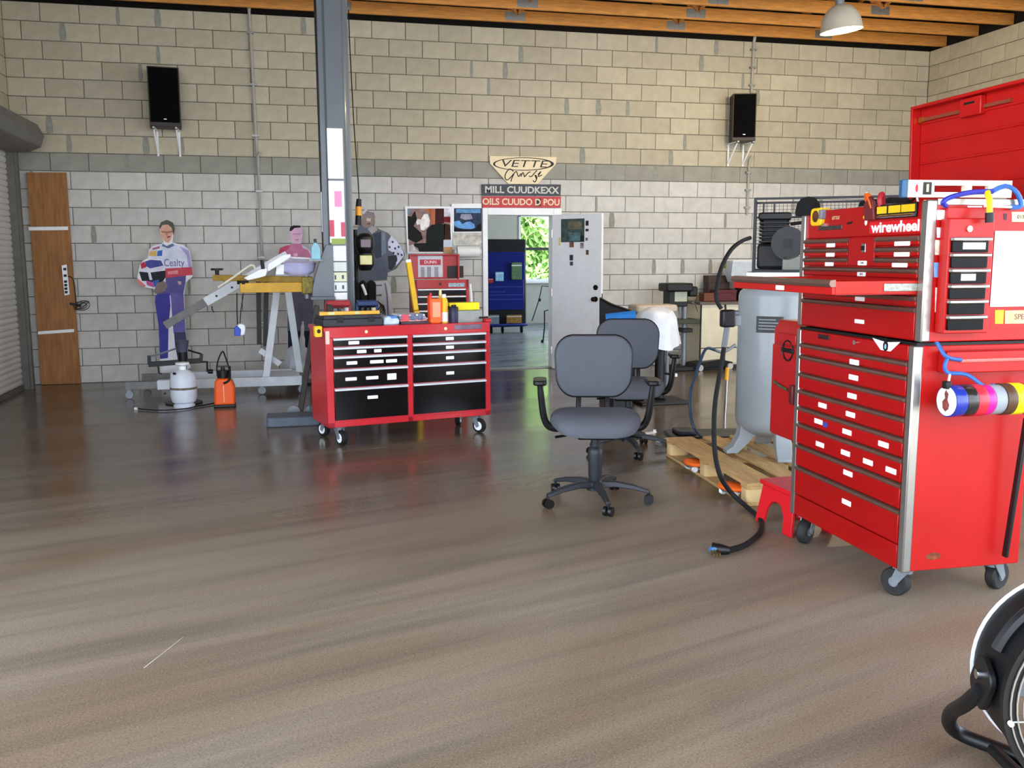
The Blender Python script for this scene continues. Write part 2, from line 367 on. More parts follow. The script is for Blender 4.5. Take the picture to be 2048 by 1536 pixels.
def truss(y, i):
    t = thing('roof_truss', 'orange pine roof truss '+ords[i]+', running along the ceiling', 'truss', (0, y, HT+.03), group='roof trusses')
    MB().box(XL-.1, XR+.12, -.019, .019, 0, .14).build('bottom_chord', m_wood, t, bevel=.004)
    MB().box(XL-.1, XR+.12, -.019, .019, .9, .99).build('top_chord', m_wood2, t, bevel=.004)
    xs = [XL+.2+j*1.05 for j in range(11)]
    for j in range(10):
        a, b = (.1, .95) if j % 2 else (.95, .1)
        MB().beam((xs[j]+.35, .0, a), (xs[j+1]+.35, .0, b), .037, .089, (0, 1, 0)).build('web', m_wood2, t)
        if j % 2: MB().box(xs[j]+.2, xs[j]+.45, -.0205, -.019, .02, .12).box(xs[j]+.2, xs[j]+.45, .019, .0205, .02, .12).build('gusset_plate', m_galv, t, smooth=False)
    return t
for i in range(6): truss(11.44-i*.61, i)
# ---- next room behind the doorway
m_rwall = mat('next_room_plaster', (190, 190, 180), .8, var=.03, scale=4)
NX0, NX1, NY = 2.0, 7.2, 19.8
struct(MB().box(NX0-.2, NX1+.2, DY+.1, NY+.2, -.12, .001).build('floor', m_floor2, smooth=False))
wx0, wx1, wz0, wz1 = 4.82, 6.5, .92, 2.37
nb = MB()
for a in ((NX0, wx0, 0, 3.), (wx1, NX1, 0, 3.), (wx0, wx1, 0, wz0), (wx0, wx1, wz1, 3.)): nb.box(a[0], a[1], NY, NY+.15, a[2], a[3])
struct(nb.build('wall_far', m_rwall, smooth=False))
struct(MB().box(NX0-.15, NX0, DY+.2, NY+.15, 0, 3).build('wall_far_left', m_rwall, smooth=False))
nr = MB()
for a in ((DY+.2, 13.0, 0, 3.), (18.6, NY+.15, 0, 3.), (13.0, 18.6, 0, .5), (13.0, 18.6, 2.6, 3.)): nr.box(NX1, NX1+.15, a[0], a[1], a[2], a[3])  # unseen side opening, enlarged to let more light into this room
struct(nr.build('wall_far_right', m_rwall, smooth=False))
struct(MB().box(NX0-.15, NX1+.15, DY+.2, NY+.15, 3, 3.1).build('ceiling', m_white, smooth=False))
w1 = sroot('window_1', (0, NY, 0)); fw = .05
MB().box(wx0, wx0+fw, -.03, .08, wz0, wz1).box(wx1-fw, wx1, -.03, .08, wz0, wz1).box(wx0, wx1, -.03, .08, wz0, wz0+fw).box(wx0, wx1, -.03, .08, wz1-fw, wz1).build('window_frame', m_white, w1, bevel=.004)
MB().box(wx0, wx1, -.04, .06, 1.60, 1.66).build('meeting_rail', mat('bronze_rail', (60, 62, 62), .5), w1, bevel=.004)
m_glass = mat('window_glass', (250, 252, 252), .02, trans=1., var=0., ior=1.02, spec=.2)
for z0, z1 in ((wz0+fw, 1.6), (1.66, wz1-fw)): MB().box(wx0+fw, wx1-fw, .03, .036, z0, z1).build('pane', m_glass, w1, smooth=False)
MB().box(wx0-.06, wx1+.06, -.1, .0, wz0-.04, wz0).build('window_sill', m_white, w1, bevel=.005)
# garden seen through the window
m_lawn = mat('lawn', (120, 150, 70), .95, var=.2, scale=3)
struct(MB().box(-20, 40, NY+.3, 60, -.3, -.12).build('ground_outside', m_lawn, smooth=False))
m_leaf = [mat('leaf_%d' % i, c, .6, var=.15, scale=2) for i, c in enumerate(((176, 206, 128), (150, 190, 110), (200, 220, 140)))]
def tree(x, y, h, r, label, mi):
    t = thing('leafy_tree', label, 'tree', (x, y, -.12), group='trees outside the far window')
    MB().tube([(0, 0, 0), (.05, .02, h*.35), (-.04, 0, h*.62)], [.16, .12, .08], 8).build('trunk', mat('bark', (90, 74, 58), .9), t)
    b = MB(); rr = random.Random(int(x*10)+mi)
    for i in range(2600):
        th = rr.uniform(0, 2*PI); u = rr.uniform(-1, 1); q = rr.uniform(.55, 1.)**.5*(.85+.15*math.sin(th*5+u*4))
        c = Vector((r*q*math.sqrt(1-u*u)*math.cos(th), r*q*math.sqrt(1-u*u)*math.sin(th), h*.52+h*.46*q*u))
        a = Vector((rr.uniform(-1, 1), rr.uniform(-1, 1), rr.uniform(-1, 1))).normalized()*.17; d = a.orthogonal().normalized()*.09
        b.add([c-a, c+d, c+a, c-d], [(0, 1, 2, 3)])
    o = b.build('foliage', m_leaf[mi], t, smooth=False); o['kind'] = 'stuff'
tree(6.2, 25.6, 4.2, 1.25, 'leafy green tree filling the left half of the far window', 0)
tree(9.0, 26.0, 4.8, 1.35, 'taller pale green tree behind, right half of the far window', 2)
tree(7.6, 29.4, 5.0, 1.6, 'darker green tree at the back between the two others outside the window', 1)
tree(7.9, 22.9, 1.5, .62, 'low green shrub just above the far window sill', 2)
tree(6.4, 22.6, 1.5, .62, 'low dark shrub at the lower left of the far window', 1)
# ---- doorway casing and open leaf
d2 = sroot('door_2', (0, DY, 0))
ix0, ix1, iz = 2.418, 3.285, 1.985
MB().box(DX0, ix0, -.03, .22, 0, iz+.09).build('jamb_casing', m_white, d2, bevel=.006)
MB().box(ix1, DX1, -.03, .22, 0, iz+.09).build('jamb_casing', m_white, d2, bevel=.006)
MB().box(ix0, ix1, -.03, .22, iz, iz+.09).build('head_casing', m_white, d2, bevel=.006)
MB().box(ix0, ix1, .03, .2, 0, .012).build('threshold', m_galv, d2, bevel=.003)
lang = math.atan2(-.60, .46)
leaf = thing('door_leaf', 'white flush door standing open beside the doorway with small pictures stuck on it', 'door', (3.27, DY-.06, 0), lang)
MB().box(0, .76, -.02, .02, .012, 1.985).build('leaf_panel', m_white, leaf, bevel=.003)
m_bronze = mat('dark_bronze', (48, 40, 30), .35, metal=.8)
for z in (.93, 1.075):
    h = MB().cyl((.68, -.02, z), (.68, -.03, z), .033, n=20)
    if z < 1: h.cyl((.68, -.03, z), (.68, -.06, z), .012).lathe([(0, 0), (.018, .003), (.03, .016), (.026, .03), (0, .036)], (.68, -.06, z), 18, Matrix.Rotation(PI/2, 3, 'X'))
    h.build('door_knob' if z < 1 else 'deadbolt', m_bronze, leaf)
    MB().cyl((.68, .02, z), (.68, .035, z), .03, n=16).build('rose_plate', m_bronze, leaf)
MB().box(.76, .762, -.012, .012, .86, 1.0).build('latch_plate', m_chrome, leaf, smooth=False)
for z in (.25, 1.0, 1.75): MB().cyl((-.008, -.02, z-.05), (-.008, -.02, z+.05), .008, n=10).build('hinge', m_chrome, leaf)
def leafpic(name, x0, x1, z0, z1, col, label=None):
    o = MB().box(x0, x1, -.0225, -.02, z0, z1).build(name, mat('print_'+name+str(col), col, .5, var=.35, scale=25), leaf, smooth=False)
    return o
# ================================================================ BIG RED TOOL CHESTS (right)
TO = Vector((2.453, 3.245, 0)); TH = 1.541; TW, TD = .947, .552
tdx = Vector((math.cos(TH), math.sin(TH), 0)); tn = Vector((-math.sin(TH), math.cos(TH), 0))
def FP(px, py, off=0.):
    d = ray(px, py); t = ((TO+tn*off).dot(tn))/d.dot(tn); P = CP+d*t; return (P-TO).dot(tdx), P.z
def SP(px, py, off=0.):
    d = ray(px, py); t = ((TO-tdx*off).dot(tdx))/d.dot(tdx); P = CP+d*t; return -(P-TO).dot(tn), P.z   # (depth, z)
FR = (PI/2, 0, PI)         # text on a front (+y local)
SR = (PI/2, 0, -PI/2)      # text on the side that faces the camera (-x local)
m_red = mat('tool_red', (178, 19, 16), .34, var=.05, scale=4, coat=.08, spec=.35)
m_red2 = mat('tool_red_drawer', (164, 12, 13), .3, var=.05, scale=4, coat=.08, spec=.35)
m_pull = mat('drawer_pull_smoked', (128, 98, 86), .32, metal=.6, var=.05)
m_trim = mat('edge_trim_alloy', (176, 174, 168), .28, metal=.85, var=.03)
m_rust = mat('rust', (120, 60, 34), .9, var=.3, scale=60)
m_yel = mat('yellow_plastic', (240, 190, 24), .4, var=.04)
def caster(root, x, y, r=.055, h=.14, ang=0., mw=None, rw=.04, white=False):
    c = MB(); c.box(-.04, .04, -.04, .04, h-.012, h)
    for s in (-1, 1): c.prism([(-.03, h-.012), (.03, h-.012), (.055, r), (.03, r-.015)], s*(rw/2+.004), s*(rw/2+.009), 'xz')
    c.cyl((0, 0, h-.03), (0, 0, h-.008), .028)
    o = c.build('caster_fork', m_steel, root, loc=(x, y, 0), rot=(0, 0, ang))
    w_ = MB(); M_ = Matrix.Rotation(PI/2, 3, 'X')
    w_.lathe([(r*.3, -rw/2), (r*.9, -rw/2), (r, -rw/2+.008), (r, rw/2-.008), (r*.9, rw/2), (r*.3, rw/2)], (.042, 0, r), 24, M_)
    wh = w_.build('wheel', mw or m_rubber, o)
    MB().cyl((.042, -rw/2-.002, r), (.042, rw/2+.002, r), r*.62 if white else r*.35, n=20).build('hub', m_white if white else m_steel, o)
    return o
def label(root, lx, z, w_=.07, h=.024, y=.0, m=None, name='label_tag', tilt=0.):
    M_ = Matrix.Translation((lx, 0, z))@Matrix.Rotation(tilt, 4, 'Y')
    return MB().prism(rrect(-w_/2, w_/2, -h/2, h/2, .003, 2), y, y+.0012, 'xz', M=M_).build(name, m or m_paper, root, smooth=False)
def drawer(root, x0, x1, z0, z1, pull=True, m=None, out=0.):
    d = MB().box(x0, x1, .0, .014, z0, z1-.025 if pull else z1).build('drawer', m or m_red2, root, bevel=.003)
    if pull:
        MB().prism([(0., z1-.026), (.013, z1-.026), (.020, z1-.018), (.018, z1-.009), (.008, z1-.004), (0., z1-.004)], x0, x1, 'yz').build('pull', m_pull, d)
    return d
# ---- lower roll cabinet
ZB, ZM, ZT = .14, 1.105, 1.675
rc = thing('roll_cabinet', 'tall red roll cabinet with dark full-width drawer pulls at the right', 'tool chest', (TO.x, TO.y, 0), TH)
MB().box(0, TW, -TD, -.004, ZB, ZM-.012).build('body', m_red, rc, bevel=.004)
MB().box(.005, TW-.005, -TD+.005, -.002, ZM-.012, ZM).build('top_gasket', m_black, rc)
for x0, x1 in ((-.004, .036), (TW-.036, TW+.004)): MB().box(x0, x1, -.03, .012, ZB-.003, ZM-.012).build('corner_trim', m_trim, rc, bevel=.006)
zz = [1.029, .970, .880, .794, .708, .622, .514, .401, .251]
MB().box(.038, TW-.038, -.004, .012, 1.031, ZM-.014).build('fascia', m_red2, rc, bevel=.003)
dl = [drawer(rc, .040, TW-.040, zz[i+1]+.003, zz[i]) for i in range(8)]
MB().box(.04, TW-.04, -.004, .012, ZB+.002, zz[8]-.006).build('kick_panel', m_red2, rc, bevel=.003)
lab = [(1709, 719, 0), (1707, 755, 1), (1704, 792, 2), (1645, 811, 3), (1701, 829, 3), (1637, 843, 4), (1694, 864, 4), (1767, 889, 4), (1640, 889, 5), (1691, 906, 5), (1736, 924, 5), (1782, 941, 5), (1696, 944, 6), (1693, 1005, 7)]
for px, py, i in lab:
    lx, z = FP(px, py, .014); z = min(max(z, zz[i+1]+.018), zz[i]-.048); label(dl[i], lx, z, .075, .024, .014)
lx, z = FP(1651, 848, .014); label(dl[4], lx, .655, .035, .024, .0142, mat('blue_tape', (40, 80, 170), .5))
# badge plate, lock, winged emblem on the fascia
lx, z = FP(1648, 674, .012); MB().box(lx-.05, lx+.05, .012, .016, z-.011, z+.011).build('maker_plate', mat('dark_plate', (70, 52, 50), .35, metal=.6, var=.3, scale=80), rc, bevel=.002)
lx, z = FP(1712, 685, .012); MB().cyl((lx, .012, z), (lx, .022, z), .011, n=16).build('lock', m_chrome, rc)
ex, ez = FP(1772, 691, .012)
MB().prism([(ex-.10, ez+.024), (ex-.02, ez+.016), (ex+.02, ez+.016), (ex+.10, ez+.024), (ex+.035, ez-.022), (ex-.035, ez-.022)], .012, .0135).build('winged_emblem', m_paper, rc, smooth=False)
MB().prism([(ex, ez+.036), (ex+.018, ez+.004), (ex+.016, ez-.016), (ex, ez-.026), (ex-.016, ez-.016), (ex-.018, ez+.004)], .0135, .0145).build('emblem_shield', m_black, rc, smooth=False)
MB().prism(ellipse(ex, ez-.004, .007, .011, 14), .0145, .0152).build('emblem_eye', mat('sky_print', (150, 190, 220), .4), rc, smooth=False)
for x, y, a in ((.07, -.06, .5), (TW-.07, -.06, 2.2), (.07, TD*-1+.07, -1.2), (TW-.07, -TD+.07, 2.4)): caster(rc, x, y, .062, ZB, a, mat('worn_caster_rubber', (34, 34, 33), .7, var=.25, scale=30), .046)
MB().prism(ellipse(-.135, .20, .035, .016, 18), -.0008, .0, 'yz').build('rust_patch', m_rust, rc, smooth=False)
# side rail (folded shelf) on the camera side
dp, z1 = SP(1900, 705, .05); _, z0 = SP(1900, 728, .05)
MB().box(-.055, 0, -TD+.0, -.10, .985, 1.072).build('side_rail', m_red, rc, bevel=.004)
# ---- top chest with raised lid
tc_ = thing('top_tool_chest', 'red top tool chest with raised lid and one wide drawer pulled out', 'tool chest', (TO.x, TO.y, ZM), TH)
U = lambda z: z-ZM
X0 = -.035
MB().box(X0, TW, -TD, -.004, U(1.112), U(1.541)).build('body', m_red, tc_, bevel=.004)
# open till at the top: four walls
MB().box(X0, TW, -.02, .0, U(1.541), U(1.672)).build('till_front', m_red2, tc_, bevel=.003)
MB().box(X0, X0+.02, -TD, -.02, U(1.541), U(1.675)).build('till_side', m_red, tc_, bevel=.003)
MB().box(TW-.02, TW, -TD, -.02, U(1.541), U(1.672)).build('till_side', m_red, tc_, bevel=.003)
MB().box(X0+.02, TW-.02, -TD, -TD+.02, U(1.541), U(1.675)).build('till_back', m_red, tc_, bevel=.003)
for x0, x1 in ((X0-.004, X0+.04), (TW-.036, TW+.004)): MB().box(x0, x1, -.03, .012, U(1.112), U(1.675)).build('corner_trim', m_trim, tc_, bevel=.006)
MB().box(X0-.003, X0, -TD, -.03, U(1.655), U(1.680)).build('rim_trim', m_trim, tc_, bevel=.002)
xa, xb, xc, xd = X0+.042, FP(1755, 490)[0], FP(1701, 490)[0], TW-.04
tz = [1.541, 1.497, 1.453, 1.409]; cd = {}
for i in range(3):
    cd['r%d' % i] = drawer(tc_, xa, xb, U(tz[i+1])+.003, U(tz[i])); cd['l%d' % i] = drawer(tc_, xc, xd, U(tz[i+1])+.003, U(tz[i]))
cp = MB().box(xb+.003, xc-.003, -.002, .012, U(1.412), U(1.535)).build('centre_panel', m_red2, tc_, bevel=.003)
cd['f'] = drawer(tc_, xa, xd, U(1.366), U(1.409)); cd['g'] = drawer(tc_, xa, xd, U(1.256), U(1.299)); cd['h'] = drawer(tc_, xa, xd, U(1.118), U(1.253))
lx, z = FP(1728, 496, .012); MB().box(lx-.016, lx+.016, .012, .016, U(z)-.02, U(z)+.02).build('lock_plate', m_chrome, cp, bevel=.002)
MB().cyl((lx, .016, U(z)), (lx, .022, U(z)), .01, n=14).build('lock_barrel', m_black, cp)
for px, py, k in ((1662, 482, 'l0'), (1661, 501, 'l1'), (1659, 520, 'l2'), (1805, 477, 'r0'), (1804, 498, 'r1'), (1800, 520, 'r2'), (1720, 594, 'g'), (1719, 643, 'h')):
    lx, z = FP(px, py, .014); zlo = {'0': 1.497, '1': 1.453, '2': 1.409}.get(k[1:], None)
    if zlo: z = zlo+.009
    if k == 'g': z = 1.2665
    label(cd[k], lx, U(z), .075 if k[0] != 'r' else .105, .018, .014)
lx, z = FP(1725, 519, .012); label(cp, lx, U(1.425), .07, .02, .012); txt('tag_print', 'TAPS', .012, m_black, cp, (lx, .0135, U(1.425)), FR)
lx, z = FP(1724, 545, .012); label(cd['f'], lx, U(1.376), .065, .018, .014); txt('tag_print', 'BITS', .012, m_black, cd['f'], (lx, .0155, U(1.376)), FR)
# decals on the till front
lx0, z = FP(1842, 455, .0); lx1, z2 = FP(1742, 455, .0)
MB().box(lx0-.012, lx1+.012, .0, .0008, U(1.552), U(1.602)).build('name_decal', mat('decal_red', (205, 20, 30), .4), tc_, smooth=False)
txt('name_print', 'wirewheel', .062, m_paper, tc_, ((lx0+lx1)/2, .0012, U(1.576)), FR, sx=(lx1-lx0)/.27, off=.002)
a, z = FP(1685, 448); b_, _ = FP(1638, 448); MB().box(a, b_, .0, .004, U(1.578), U(1.598)).build('maker_plate', mat('pewter_plate', (88, 80, 76), .35, metal=.6, var=.3, scale=90), tc_, bevel=.003)
lx, z = FP(1737, 434); MB().prism(ellipse(lx, U(z), .042, .013, 24), .0, .0008).build('oval_decal', mat('lime_decal', (200, 200, 50), .4), tc_, smooth=False)
lx, z = FP(1700, 446); MB().prism([(lx-.025, U(z)+.006), (lx+.02, U(z)+.004), (lx+.028, U(z)-.006), (lx-.01, U(z)-.005)], .0, .0008).build('small_decal', m_black, tc_, smooth=False)
lx, z = FP(1732, 446); MB().prism([(lx-.01, U(z)+.01), (lx+.01, U(z)+.01), (lx+.009, U(z)-.004), (lx, U(z)-.012), (lx-.009, U(z)-.004)], .0, .0008).build('shield_decal', m_paper, tc_, smooth=False)
lx, z = FP(1672, 436); txt('letter_decal', 'LITTLE', .022, mat('cream_decal', (230, 200, 160), .5), tc_, (lx, .0012, U(z)), FR)
# pulled-out drawer
OUT = .37
od = MB(); oy = OUT
od.box(xa, xd, oy, oy+.014, U(1.303), U(1.334))
odr = od.build('open_drawer', m_red, tc_, bevel=.003)
MB().prism([(oy, U(1.334)), (oy+.02, U(1.334)), (oy+.028, U(1.345)), (oy+.024, U(1.36)), (oy, U(1.363))], xa, xd, 'yz').build('pull', m_pull, odr)
MB().box(xa, xa+.012, -.1, oy, U(1.305), U(1.356)).box(xd-.012, xd, -.1, oy, U(1.305), U(1.356)).box(xa, xd, -.1, oy, U(1.303), U(1.308)).build('tray', mat('drawer_side_red', (190, 34, 22), .4, spec=.3), odr)
MB().box(xa-.006, xa, .01, .16, U(1.315), U(1.347)).build('slide_rail', mat('worn_zinc', (150, 150, 140), .4, metal=.7, var=.2, scale=60), odr, bevel=.002)
lx, _ = FP(1566, 573, OUT); label(odr, lx, U(1.319), .075, .02, oy+.014)
# raised lid
lidM = Matrix.Translation((0, -TD+.01, U(1.676)))@Matrix.Rotation(-.03, 4, 'X')
def lidbox(name, x0, x1, y0, y1, z0, z1, m, **k):
    return MB().box(x0, x1, y0, y1, z0, z1, M=lidM).build(name, m, lid if 'lid' in globals() and name != 'lid' else tc_, **k)
lid = lidbox('lid', X0+.01, TW-.12, -.012, 0, .0, .50, m_red, bevel=.003)
for args in ((X0+.01, TW-.12, 0, .05, .485, .50), (TW-.135, TW-.12, 0, .05, 0, .50), (X0+.01, X0+.025, 0, .05, 0, .50)): lidbox('lid_flange', *args, m_red, bevel=.003)
for zq in (.10, .22, .32, .41): lidbox('stiffening_rib', X0+.03, TW-.14, 0, .006, zq, zq+.012, m_red, bevel=.003)
lidbox('gas_strut_channel', .2, TW-.14, .0, .012, .425, .44, mat('channel_brown', (130, 60, 36), .5))
lidbox('lid_latch', .36, .50, .0, .028, .40, .482, m_red, bevel=.004)
lidbox('latch_slot', .40, .47, .028, .0285, .452, .462, m_black)
lidbox('strut_end', TW-.165, TW-.14, .0, .02, .42, .445, mat('brass', (200, 160, 70), .3, metal=1.))
lidbox('stuck_note', .21, .29, .0, .003, .0, .10, mat('grey_note', (186, 180, 166), .7))
# ---- side locker hung on the far end of the roll cabinet
lk = thing('side_locker', 'narrow red side locker with round badge hung on roll cabinet', 'cabinet', (TO.x, TO.y, 0), TH)
m_dred = mat('locker_red', (172, 20, 22), .35, var=.05, coat=.2)
MB().prism([(-.42, .50), (-.02, .50), (-.02, 1.07), (-.05, 1.12), (-.42, 1.12)], TW+.008, 1.245, 'yz').build('body', m_dred, lk, bevel=.004)
ldo = MB().box(TW+.02, 1.235, -.02, -.006, .512, .99).build('door', m_dred, lk, bevel=.004)
lx, z = FP(1576, 701, -.006)
r_ = MB(); M_ = Matrix.Rotation(PI/2, 3, 'X')
r_.tube([(lx+.052*math.cos(t*PI/12), -.004, z+.052*math.sin(t*PI/12)) for t in range(24)], .005, 6, closed=True); r_.build('round_badge', m_black, ldo)
MB().box(lx-.066, lx+.066, -.006, .0, z-.012, z+.012).build('badge_bar', m_black, ldo, bevel=.003)
MB().box(TW+.04, 1.21, -.0195, -.003, 1.0, 1.055).build('upper_flap', m_dred, lk, bevel=.004)
lx, z = FP(1566, 772, -.006); MB().tube([(lx+.09, .0, z+.012), (lx+.02, .004, z), (lx-.06, .002, z-.012)], .008, 6).build('latch_bar', mat('patina_bar', (70, 80, 50), .6, var=.3, scale=60), ldo)
MB().box(TW+.012, TW+.05, -.006, .02, .70, .80).build('handle', mat('maroon_handle', (90, 20, 24), .5), ldo, bevel=.006)
# ---- small black-drawer cabinet hung on the camera side of the top chest
mc = thing('hanging_drawer_cabinet', 'small red cabinet with six black drawers hung on chest side', 'cabinet', (TO.x, TO.y, ZM), TH)
MX = X0-.006; PD = .055
MB().box(MX-PD, MX, -.245, -.045, U(1.15), U(1.60)).build('body', m_red, mc, bevel=.004)
m_bdr = mat('black_drawer', (8, 9, 9), .22, var=.1, spec=.15)
hz = [1.527, 1.465, 1.405, 1.343, 1.283, 1.222, 1.160]
for i in range(6):
    d = MB().box(MX-PD-.012, MX-PD, -.215, -.055, U(hz[i+1])+.004, U(hz[i])-.014).build('drawer', m_bdr, mc, bevel=.002)
    MB().box(MX-PD-.03, MX-PD, -.219, -.050, U(hz[i])-.014, U(hz[i])).build('pull', m_trim, d, bevel=.004)
    if i in (0, 2): MB().box(MX-PD-.0135, MX-PD-.012, -.20 if i == 0 else -.165, -.10, U(hz[i+1])+.016, U(hz[i])-.02).build('label_tag', m_paper, d, smooth=False)
lk_ = MB().cyl((MX-PD-.008, -.13, U(1.56)), (MX-PD, -.13, U(1.56)), .012, n=16).build('lock', m_chrome, mc)
MB().box(MX-.02, MX, -.24, -.06, U(1.60), U(1.645)).build('hanger_flange', m_red, mc, bevel=.003)
# stickers on the side of the top chest
def sticker(name, px0, py0, px1, py1, col, off=.0362, prt=None, sz=.02, ink=(30, 20, 60)):
    d0, z0 = SP(px0, py1, .036); d1, z1 = SP(px1, py0, .036)
    o = MB().prism([(-d0-.004, U(z0)+.001), (-d1, U(z0)), (-d1, U(z1)), (-d0, U(z1))], X0-.0015, X0-.0005, 'yz').build(name, mat('st_%d_%d_%d' % col, col, .5, var=.15, scale=40), tc_, smooth=False)
    if prt: txt(name+'_print', prt, sz, mat('ink_%d%d%d' % ink, ink, .6), o, (X0-.0022, -(d0+d1)/2, U((z0+z1)/2)), SR)
    return o
sticker('sticker', 1872, 420, 1890, 440, (250, 240, 235)); sticker('sticker', 1872, 455, 1890, 476, (230, 236, 250))
sticker('sticker', 1868, 480, 1884, 510, (235, 225, 200)); sticker('sticker', 1866, 525, 1880, 555, (120, 160, 220)); sticker('sticker', 1868, 575, 1878, 625, (240, 235, 225))
sticker('oval_sticker', 1934, 412, 1964, 423, (250, 245, 240), prt='RACE', sz=.012, ink=(180, 30, 30))
sticker('number_sticker', 2022, 424, 2060, 444, (232, 214, 150), prt='013', sz=.022)
sticker('lettered_sticker', 2008, 620, 2075, 648, (240, 196, 130), prt='SPEL', sz=.032, ink=(110, 40, 70)); sticker('yellow_sticker', 1988, 620, 2008, 648, (250, 190, 30))
sticker('square_sticker', 2006, 427, 2014, 440, (60, 20, 40))
d0, z0 = SP(1984, 614, .05); d1, z1 = SP(2075, 462, .05)
clip = thing('clipped_paper', 'blank white sheet of paper pinned to red chest side', 'paper', (TO.x, TO.y, ZM), TH)
MB().box(X0-.004, X0-.002, -d1, -d0, U(z0), U(z1)).build('sheet', mat('bright_paper', (250, 250, 250), .7), clip, smooth=False)
MB().cyl((X0-.012, -d0-.06, U(z1)-.012), (X0-.002, -d0-.06, U(z1)-.012), .008, n=12).build('pin', m_white, clip)
MB().box(X0-.0045, X0-.004, -d0-.16, -d0-.05, U(z1)-.03, U(z1)-.026).build('printed_line', mat('grey_ink', (170, 175, 180), .7), clip, smooth=False)
# ---- blue wire hook with tape rolls
tr = thing('tape_hook', 'blue bent wire hook holding the row of tape rolls', 'hook', (TO.x, TO.y, 0), TH)
m_blue = mat('blue_paint', (44, 96, 170), .4, var=.08)
RX = -.13; RZ = .885
MB().tube([(-.02, -.06, 1.125), (-.03, -.075, 1.10), (-.06, -.085, 1.06), (-.062, -.12, 1.045), (-.062, -.16, 1.04)], .008, 8, smooth=4).build('upper_arm', m_blue, tr)
MB().tube([(-.06, -.10, 1.05), (-.066, -.085, 1.02), (-.066, -.10, .99), (-.09, -.17, .982), (RX, -.235, .93), (RX, -.26, RZ+.06)], .008, 8, smooth=4).build('lower_arm', m_blue, tr)
MB().cyl((RX, -.064, RZ), (RX, -.52, RZ), .014, n=12).build('spindle', m_blue, tr)
MB().tube([(-.06, -.16, 1.035), (-.06, -.55, 1.035)], .008, 8).build('red_rod', mat('pink_rod', (224, 110, 100), .4), tr)
MB().tube([(-.066, -.11, .985), (RX+.0, -.055, .95), (RX, -.05, RZ+.055)], .005, 6).build('keeper_cord', mat('cream_cord', (225, 200, 180), .7), tr)
MB().box(RX-.016, RX+.016, -.062, -.038, RZ+.05, RZ+.08).build('keeper_clip', m_black, tr, bevel=.004)
tapes = [((34, 52, 150), .050, 'dark blue'), ((40, 36, 34), .046, 'shiny black'), ((214, 40, 54), .044, 'red'), ((240, 20, 140), .036, 'hot pink'), ((150, 154, 162), .048, 'silver grey'), ((84, 56, 36), .042, 'brown'), ((238, 226, 20), .05, 'yellow')]
yy = -.055; TR = .064
for i, (c, w_, nm) in enumerate(tapes):
    o = thing('tape_roll', nm+' tape roll on the blue hook'+(', frontmost with white label disc' if i == 0 else ''), 'tape', (TO+tdx*RX-tn*(yy*-1)+Vector((0, 0, RZ))), TH, group='tape rolls on the hook')
    M_ = Matrix.Rotation(PI/2, 3, 'X'); r = TR-.004*(i in (3, 4))
    MB().lathe([(.036, 0), (r-.001, 0), (r, .002), (r, w_-.002), (r-.001, w_), (.036, w_), (.036, 0)], (0, 0, 0), 36, M_).build('tape', mat('tape_'+nm, c, .18 if i in (0, 1) else .4, coat=.3 if i < 4 else 0, var=.04), o)
    MB().lathe([(.033, 0), (.037, 0), (.037, w_), (.033, w_), (.033, 0)], (0, 0, 0), 28, M_).build('core', mat('tape_core', (190, 170, 140), .8), o)
    if i == 0:
        MB().lathe([(.0, .0), (TR-.006, .0), (TR-.005, .002), (.0, .002)], (0, .003, 0), 32, M_).build('label_disc', m_paper, o)
        MB().prism([(-.012, .03), (.004, .045), (.012, .028), (.006, .012), (.022, -.004), (.018, -.03), (.002, -.042), (-.016, -.03), (-.02, -.012), (-.008, .006)], .0034, .004, 'xz').build('figure_print', mat('maroon_print', (130, 60, 56), .6, var=.3, scale=90), o, smooth=False)
    yy -= w_+.0015
# black pry bar with wooden grip hung at the back edge
pb = thing('pry_bar', 'long black bar with wooden grip hanging beside red cabinet back edge', 'bar', (TO.x, TO.y, 0), TH)
MB().beam((-.075, -.475, .79), (-.045, -.445, .19), .014, .028, (1, 0, 0)).build('shaft', m_black, pb, bevel=.004)
MB().beam((-.075, -.492, .95), (-.075, -.476, .80), .022, .03, (1, 0, 0)).build('grip', mat('grip_wood', (150, 124, 88), .6, stretch=(1, 1, .1)), pb, bevel=.006)
MB().tube([(-.075, -.493, .95), (-.068, -.495, .985), (-.056, -.495, .995)], .003, 6).build('hang_loop', m_black, pb)
# ---- things lying on the top chest
def onT(lx, ly, z): return TO+tdx*lx+tn*ly+Vector((0, 0, z))
lv = thing('spirit_level', 'white box level with blue end lying across chest corner', 'level', onT(-.075, .03, 1.681), 0.0)
p0 = Vector((-.0, .0, 0)); A = GZ(1812, 392, 1.685); B = GZ(1962, 402, 1.685)
A = onT(-.02, .10, 1.684); B = onT(-.05, -.34, 1.684)
lv.location = A; lv.rotation_euler = (0, 0, math.atan2((B-A).y, (B-A).x)); LL = (B-A).length
m_lev = mat('level_white', (238, 230, 208), .45, var=.03)
MB().box(0, .11, -.012, .012, 0, .066).box(.11, LL, -.012, .012, 0, .020).box(.11, LL, -.012, .012, .046, .066).box(.24, .27, -.012, .012, .020, .046).box(LL-.1, LL, -.012, .012, .020, .046).build('body', m_lev, lv)
MB().box(-.025, 0, -.013, .013, -.002, .068).build('end_cap', mat('level_blue', (40, 84, 120), .45), lv, bevel=.004)
MB().box(.062, .098, -.0135, .0135, .010, .058).build('vial_block', m_black, lv)
MB().cyl((.08, -.0145, .02), (.08, -.0145, .05), .005, n=10).build('vial', mat('vial_green', (200, 200, 150), .2), lv)
